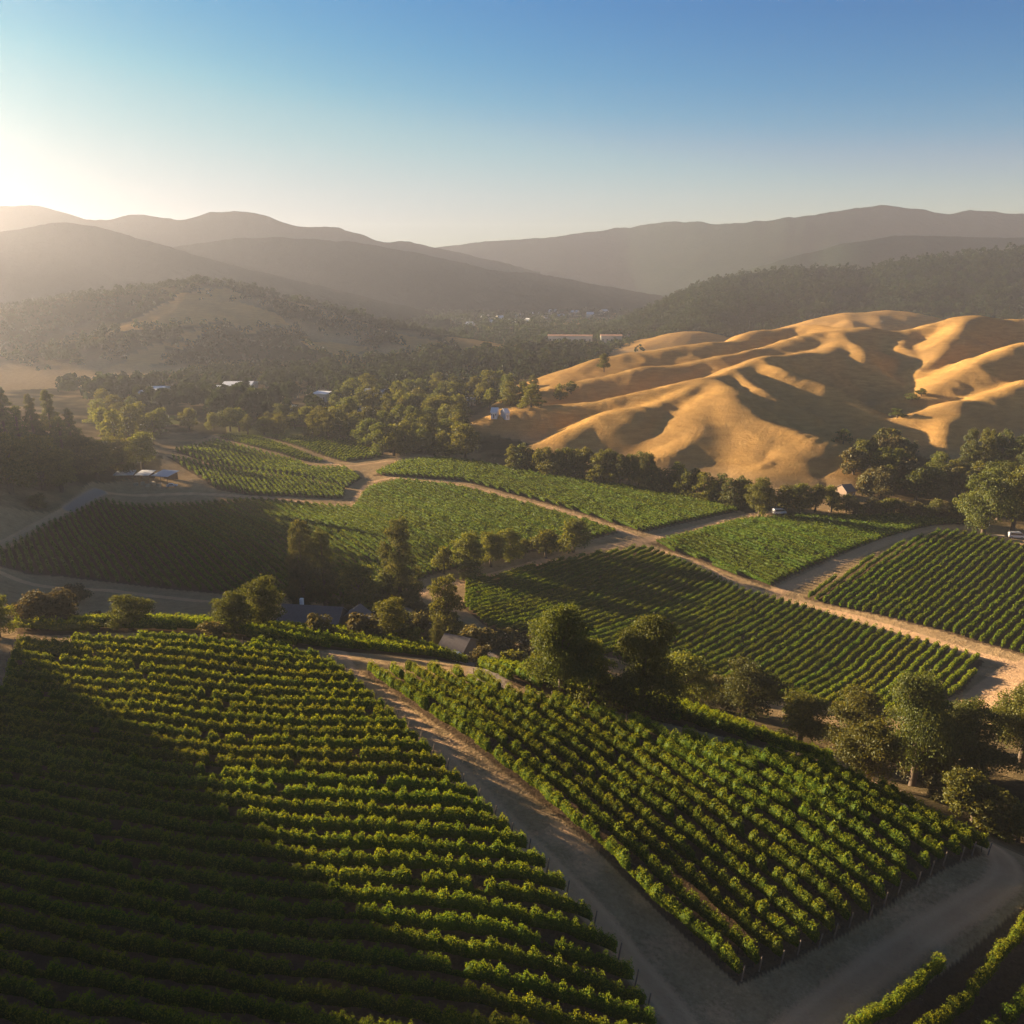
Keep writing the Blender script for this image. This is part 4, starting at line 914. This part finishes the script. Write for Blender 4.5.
# ------------------------------------------------------------------ distant woods: one mass nobody could count
def woods_mesh(name, pts, hs, seed, nq, label, mat='fir'):
    g = np.random.default_rng(seed); n = len(pts); x, y = pts[:, 0], pts[:, 1]; z = pts[:, 2]
    h = g.uniform(*hs, n) * (1 + .35 * vnoise(x, y, 90, 77)); w = h * g.uniform(.55, .95, n)
    d = ellipsoid_pts(g, n * nq).reshape(n, nq, 3); d[..., 2] = np.abs(d[..., 2]) * 1.1 - .15
    taper = 1 - .55 * np.clip(d[..., 2], 0, 1) * g.random((n, 1))
    c = np.stack([x[:, None] + d[..., 0] * w[:, None] * .5 * taper, y[:, None] + d[..., 1] * w[:, None] * .5 * taper, z[:, None] + h[:, None] * (.42 + .52 * d[..., 2])], -1).reshape(-1, 3)
    nr = (d + .5 * g.normal(size=d.shape)).reshape(-1, 3); nr /= np.linalg.norm(nr, axis=1)[:, None]
    s = np.repeat(h * .34, nq) * (.7 + .6 * g.random(n * nq))
    v, f = leaf_quads(c, nr, s, g, .8); t = np.repeat(np.repeat(g.random(n) * .28 + .06, nq) + .2 * g.random(n * nq), 4)
    o = mesh_np(name, v, f, M[mat], None, smooth=False, attrs={'tint': t}); tag(o, label, 'woods', None, 'stuff'); return o
def sample(polys, dens, seed, cond=None, cap=9000):
    g = np.random.default_rng(seed); out = []
    for p in polys:
        p = np.asarray(p); a, b = p.min(0), p.max(0); n = int((b[0]-a[0]) * (b[1]-a[1]) * dens); n = min(n, 60000)
        x = g.uniform(a[0], b[0], n); y = g.uniform(a[1], b[1], n); k = inside(x, y, p); out.append(np.stack([x[k], y[k]], 1))
    q = np.concatenate(out); w = gz(q[:, 0], q[:, 1], woods) ; k = g.random(len(q)) < np.clip(w * 1.2, 0, 1)
    k &= gz(q[:, 0], q[:, 1], np.maximum(A_DIRT, A_FIELD)) < .1
    q = q[k]
    zz = gz(q[:, 0], q[:, 1]); ax, ay = proj(q[:, 0], q[:, 1], zz)
    for hx, hy, hw in HALLS: k = ~((np.abs(ax - hx) < hw * .5 + 4) & (ay > hy - 3) & (ay < hy + 8)); q, ax, ay = q[k], ax[k], ay[k]
    if len(q) > cap: q = q[g.choice(len(q), cap, False)]
    return np.column_stack([q, gz(q[:, 0], q[:, 1])])
pv = [gpoly((60,388),(200,374),(330,366),(420,358),(530,350),(640,350),(650,362),(600,372),(560,396),(440,412),(330,420),(215,424),(150,412),(90,406),(60,394))]
woods_mesh('valley_woods', sample(pv, .011, 3), (8, 15), 4, 26, 'belt of dark woods across the valley floor behind the vineyards')
lh = [np.array([(-620,640),(-300,700),(60,760),(120,960),(40,1180),(-300,1250),(-900,1200),(-900,700)])]
woods_mesh('hill_woods', sample(lh, .014, 5, cap=7500), (5, 10), 6, 18, 'dark woods and scrub covering the hazy hill on the left')
fv = [np.array([(-900,1150),(700,1050),(1100,1500),(600,2300),(-900,2400)])]
woods_mesh('far_valley_woods', sample(fv, .006, 7, cap=7000), (9, 15), 8, 12, 'far woods on the valley floor fading into haze')
X_, Y_, Z_ = RANGE['forested_ridge47']; g_ = np.random.default_rng(9); a_ = g_.integers(8, X_.shape[0] - 14, 8000); b_ = g_.integers(0, X_.shape[1] - 40, 8000)
j_ = (a_, b_); jt = g_.uniform(-3, 3, (2, 8000))
woods_mesh('ridge_woods', np.stack([X_[j_] + jt[0], Y_[j_] + jt[1], Z_[j_] - 1], 1), (6, 11), 10, 12, 'dense dark woods covering the long ridge behind the golden hills')
ls = [np.array([(-300,250),(-232,255),(-240,320),(-256,380),(-270,440),(-282,490),(-300,495),(-340,430),(-320,330)])]
g_ = np.random.default_rng(12); q_ = np.stack([g_.uniform(-330,-235,2600), g_.uniform(255,495,2600)], 1); k_ = inside(q_[:, 0], q_[:, 1], ls[0]); q_ = q_[k_]; q_ = q_[(q_[:, 0] / (COSP * q_[:, 1] + 14) < -.60) & (q_[:, 1] < 435)][:170]
e_ = np.array([(-173 - .839 * t_ - .545 * w_, 165 + .545 * t_ - .839 * w_) for t_, w_ in zip(g_.uniform(0, 85, 34), g_.uniform(-5, 30, 34))]); woods_mesh('shadow_trees', np.column_stack([e_, gz(e_[:, 0], e_[:, 1])]), (14, 21), 14, 70, 'unseen tall trees added past the left edge to shade the left vineyard')  # added out of view so ragged crowns soften the near vineyard's shadow edge
woods_mesh('hillside_woods', np.column_stack([q_, gz(q_[:, 0], q_[:, 1])]), (9, 15), 13, 60, 'dark woods running on along the hillside past the left edge')

# ------------------------------------------------------------------ buildings, vehicles, yard things
def place(px, py, Y=None):
    x, y, z = hit(px, py) if Y is None else (*Wg(px, py, Y), 0.0)
    z = float(gz(x, y)); return x, y, z
def house(px, py, wpx, depth, hw, hr, rz, wm, rm, name, label, cat, nwin=3, Y=None, chimney=False, trim='white', group=None):
    """gabled building: walls, overhanging roof, windows with frame and pane, a door"""
    x, y, z = place(px, py, Y); s = (COSP * y - SINP * z) / FPX; w = wpx * s
    r = thing(name, label, cat, (x, y, z), rz, group)
    MB().prism([(-w/2, -.6), (w/2, -.6), (w/2, hw), (-w/2, hw)], -depth/2, depth/2).build('wall', M[wm], r)
    g = MB()                                            # gable ends
    for sx in (-1, 1): g.poly([(sx * w/2, -depth/2, hw + .002), (sx * w/2, depth/2, hw + .002), (sx * w/2, 0, hw + hr)][::sx])
    g.build('gable', M[wm], r)
    o = .35; k = hr / (depth/2); t = .12
    rf = MB()
    for sy in (-1, 1):
        a = (sy * (depth/2 + o), hw - o * k + .03); b = (0, hw + hr + .03)
        q = [(-w/2 - o, a[0], a[1]), (w/2 + o, a[0], a[1]), (w/2 + o, b[0], b[1]), (-w/2 - o, b[0], b[1])]
        n = len(rf.v); rf.v += q + [(p[0], p[1], p[2] + t) for p in q]
        rf.f += [(n+a_, n+b_, n+c_, n+d_) for a_, b_, c_, d_ in ((0,1,2,3), (7,6,5,4), (0,4,5,1), (1,5,6,2), (2,6,7,3), (3,7,4,0))]
    rfo = rf.build('roof', M[rm], r)
    if chimney: MB().box((-w * .2, .6, hw + hr + .5), (.7, .7, 1.6)).build('chimney', M['white'], rfo)
    for side in (-1, 1):
        for i in range(nwin):
            cx = -w/2 + w * (i + .5) / nwin; ww = min(1.3, w / nwin * .55); yy = side * (depth/2 + .03)
            if side == -1 and i == nwin // 2:
                d = MB().box((cx, yy, 1.0), (min(1.1, ww), .07, 2.1)).build('door', M['brown'], r); MB().box((cx + ww * .35, yy - .06, 1.0), (.08, .06, .16)).build('handle', M['dark'], d); continue
            f = MB().box((cx, yy, hw * .58), (ww, .08, 1.2)).build('window', M[trim], r); MB().box((cx, yy + side * .025, hw * .58), (ww - .22, .06, .98)).build('pane', M['glass'], f)
    return r
def hall(px, py, wpx, depth, hw, rz, rm, label, group, name='warehouse', wm='wall', nd=3):
    """wide low hall with a shallow roof and big doors"""
    x, y, z = place(px, py); s = (COSP * y - SINP * z) / FPX; w = wpx * s; rise = depth * .07
    r = thing(name, label, 'building', (x, y, z), rz, group)
    MB().box((0, 0, hw/2 - .4), (w, depth, hw + .8)).build('wall', M[wm], r)
    MB().prism([(-depth/2 - .5, hw), (depth/2 + .5, hw), (depth/2 + .5, hw + .25), (0, hw + rise + .25), (-depth/2 - .5, hw + .25)], -w/2 - .5, w/2 + .5, R(90)).build('roof', M[rm], r)
    for i in range(nd): MB().box((-w/2 + w * (i + .5) / nd, -depth/2 - .03, hw * .3), (w / nd * .3, .08, hw * .6)).build('door', M['dark'], r)
    for i in range(nd): MB().box((-w/2 + w * (i + .5) / nd, depth/2 + .03, hw * .6), (w / nd * .4, .08, hw * .3)).build('window', M['glass'], r)
    return r
def open_shed(px, py, wpx, depth, h, rz, rm, label, Y=None):
    x, y, z = place(px, py, Y); s = (COSP * y - SINP * z) / FPX; w = wpx * s
    r = thing('open_shed', label, 'shed', (x, y, z), rz, 'farmyard sheds')
    for sx in (-.46, 0, .46):
        for sy in (-.45, .45): MB().tube((w * sx, depth * sy, -.3), (w * sx, depth * sy, h), .1, .1, 8).build('post', M['post'], r)
    rf = MB().prism([(-depth/2 - .4, h - .25), (depth/2 + .4, h + .55), (depth/2 + .4, h + .67), (-depth/2 - .4, h - .13)], -w/2 - .4, w/2 + .4, R(90)).build('roof', M[rm], r)
    MB().box((0, depth * .45, h * .5), (w * .9, .08, h * .9)).build('back_wall', M['brown'], r)
    return r
def car(px, py, rz, paint, label, kind='car', Y=None, group=None):
    """car or van: shaped body, glasshouse, four wheels with rims, lamps"""
    x, y, z = place(px, py, Y); van = kind == 'van'; L, Wd, Ht = (5.0, 1.95, 2.1) if van else (4.5, 1.8, 1.48)
    r = thing('parked_' + kind, label, kind, (x, y, z + .05), rz, group)
    if van: prof = [(-L/2, .35), (L/2, .35), (L/2, .95), (L/2 - .25, 1.15), (L/2 - 1.15, Ht - .08), (L/2 - 1.5, Ht), (-L/2 + .15, Ht), (-L/2, Ht - .2)]
    else: prof = [(-L/2, .32), (L/2, .32), (L/2, .68), (L/2 - .25, .80), (L/2 - 1.25, .92), (L/2 - 1.95, Ht - .03), (L/2 - 2.4, Ht), (-L/2 + 1.1, Ht - .04), (-L/2 + .45, .98), (-L/2, .9)]
    MB().prism(prof, -Wd/2, Wd/2).build('body', M[paint], r, bevel=.06)
    if van: gp = [(L/2 - .42, 1.2), (L/2 - 1.18, Ht - .2), (-L/2 + .5, Ht - .2), (-L/2 + .5, 1.2)]
    else: gp = [(L/2 - 1.42, .95), (L/2 - 2.0, Ht - .12), (-L/2 + 1.15, Ht - .14), (-L/2 + .68, .98)]
    for sy in (-1, 1): MB().prism(gp, sy * Wd/2 - .01, sy * Wd/2 + .012).build('window', M['glass'], r)
    (a, b), (c, d) = ((L/2 - .36, 1.2), (L/2 - 1.08, Ht - .14)) if van else ((L/2 - 1.3, .96), (L/2 - 1.9, Ht - .08))
    MB().poly([(a, -Wd*.42, b), (a, Wd*.42, b), (c, Wd*.40, d), (c, -Wd*.40, d)]).build('windscreen', M['glass'], r)
    for sx in (L * .31, -L * .31):
        for sy in (-1, 1):
            w = MB().tube((sx, sy * (Wd/2 - .2), .33), (sx, sy * (Wd/2 + .02), .33), .34, .34, 18).build('wheel', M['tyre'], r)
            MB().tube((sx, sy * (Wd/2 + .0), .33), (sx, sy * (Wd/2 + .035), .33), .2, .19, 14).build('rim', M['carblue'], w)
    for sy in (-1, 1):
        MB().box((L/2 + .01, sy * Wd * .36, .68), (.05, .34, .14)).build('headlight', M['white'], r); MB().box((-L/2 - .01, sy * Wd * .38, .8), (.05, .26, .16)).build('tail_light', M['tile'], r)
    return r
# the house in the shade below the left vineyard
house(314, 631, 60, 8.5, 3.0, 2.8, R(-8), 'brown', 'shade', 'farmhouse', 'dark roofed farmhouse in deep shade below the redwoods', 'house', 5, chimney=True)
house(356, 634, 24, 6.5, 3.6, 2.2, R(75), 'brown', 'shade', 'cottage', 'small gabled cottage with teal window trim, right of the dark farmhouse', 'house', 3, trim='teal')
house(458, 656, 26, 6.0, 2.6, 1.6, R(-24), 'brown', 'shade', 'drive_shed', 'grey roofed shed by the gravel drive, behind the shaded slope vines', 'shed', 3)
car(452, 660, R(160), 'carwhite', 'pale car parked in shade beside the grey roofed shed', Y=None)
# farmyard on the left hillside
open_shed(126, 480, 17, 5.5, 3.0, R(6), 'white', 'small white roofed open shed at the left of the farmyard')
open_shed(146, 480, 13, 6.0, 3.0, R(-6), 'white', 'little white roofed open shed in the middle of the farmyard')
open_shed(166, 481, 17, 8.0, 3.2, R(-14), 'blue', 'wide blue grey roofed open shed at the right of the farmyard')
car(172, 487, R(20), 'carblue', 'silver car parked in front of the wide blue grey farmyard shed')
MB_ = None
for i, (px, py, l) in enumerate(((136,486,'leftmost'), (143,485,'second'), (148,487,'third'), (153,485,'fourth'), (159,487,'rightmost'))):
    x, y, z = place(px, py); c = MB(); r_ = R(20 * i)
    for k in range(3): c.box((0, 0, .2 + .36 * k), (1.2, 1.2, .3), 0)
    for sx in (-.57, .57):
        for sy in (-.57, .57): c.box((sx * 1.04, sy * 1.04, .55), (.08, .08, 1.1))
    b = c.build('picking_bin', M['wood'], None); b.location = (x, y, z); b.rotation_euler = (0, 0, r_); b.scale = (1.25, 1.25, 1.25)
    tag(b, f'pale wooden picking bin in the farmyard, {l} of the five', 'bin', 'picking bins in the farmyard')
# white roofed halls and houses of the valley
for i, (px, py, w, d, h, a, rm, l) in enumerate(((141,399,9,14,5,-10,'white','leftmost'), (160,396,13,20,5.5,5,'white','second'), (170,400,8,12,4.5,-15,'white','third'), (179,400,9,12,4.5,12,'white','fourth'))):
    hall(px, py, w, d, h, R(a), rm, f'white roofed hall in the hazy left group, {l} of four from the left', 'white roofed halls in the hazy left group')
for i, (px, py, w, d, h, a, rm, l) in enumerate(((221,394,14,16,5,-8,'white','front left'), (240,391,28,30,5,4,'white','widest'), (246,396,10,10,4,15,'blue','front right'), (262,398,9,11,5,-12,'white','small one on the right'), (278,398,11,12,5,6,'white','rightmost'))):
    hall(px, py, w, d, h, R(a), rm, f'white roofed hall below the wooded hill, {l} of its group', 'white roofed halls below the wooded hill')
for px, py, w, d, h, a, rm, l in ((325,400,15,14,5,-20,'white','white roofed hall among trees left of the blue roofed one'), (376,399,19,16,6,-6,'blue','blue roofed hall among the valley trees')):
    hall(px, py, w, d, h, R(a), rm, l, None)
for px, py, w, a, rm, l in ((366,416,13,-15,'white','pale roofed house below the blue roofed hall'), (373,434,13,10,'shade','grey roofed house in the grove just past the valley vineyards'), (388,440,9,-25,'white','small white roofed house right of the grey roofed one in the grove'),
                            (292,413,9,20,'white','small pale house left of the grove, below the halls'), (471,405,9,10,'white','small pale house among the trees left of the golden toe'),
                            (495,417,6,-10,'white','white walled house lit by the sun on the golden toe'), (505,418,4,25,'white','little outbuilding right of the white walled house on the golden toe'),
                            (845,497,10,15,'shade','small house coloured dark as if shaded at the foot of the golden hills')):
    house(px, py, w, 7, 3.2, 2.0, R(a), 'brown' if px == 845 else ('white' if px in (495, 505) else 'wall'), rm, 'house', l, 'house', 3)  # the hill-foot house gets dark wall and roof colours in place of shade
hall(570, 343, 44, 16, 9, R(-3), 'tile', 'long low building with cream front painted as sunlit, left of two in the far valley', 'long cream buildings in the far valley', 'winery_building', 'wall', 9)  # front faces away from the sun; bright cream wall stands in for sunlight
hall(611, 343, 21, 16, 9, R(-3), 'tile', 'long low building with cream front painted as sunlit, right of two in the far valley', 'long cream buildings in the far valley', 'winery_building', 'wall', 5)
for i, (px, py) in enumerate(((622,334),(633,333),(615,331),(606,329),(628,340))):
    house(px, py, 6.5, 9, 4, 3, R(20 * i), 'wall', 'tile', 'house', f'sunlit far house at the foot of the dark ridge, {nth(i+1)} of five', 'house', 2, group='sunlit far houses')
for i, (px, py) in enumerate((qx_, qy_ + 9) for qx_, qy_ in ((486,312),(494,318),(500,313),(512,317),(520,311),(529,316),(536,309),(545,313),(553,306),(560,311),(575,307),(590,309),(604,306),(470,320))):
    house(px, py, 7, 18, 7, 4, R(37 * i % 90 - 45), 'wall', 'white', 'house', f'tiny pale house of the far town in the haze, {nth(i+1)} of fourteen', 'house', 2, group='far town houses')
# vehicles
car(779, 514, R(10), 'carwhite', 'white van parked under the trees at the road end', 'van')
car(1016, 538, R(-15), 'carwhite', 'white van parked at the right edge by the road bend', 'van')
x, y, z = place(996, 538); t_r = thing('flatbed_trailer', 'low flat trailer on the roadside left of the right edge van', 'trailer', (x, y, z), R(-12))
MB().box((0, 0, .85), (5.2, 2.1, .18)).build('deck', M['wood'], t_r, bevel=.03); MB().box((3.2, 0, .7), (1.4, .12, .12)).build('drawbar', M['post'], t_r)
for sx in (-.9, .2):
    for sy in (-1, 1): MB().tube((sx, sy * .8, .36), (sx, sy * 1.02, .36), .36, .36, 16).build('wheel', M['tyre'], t_r)
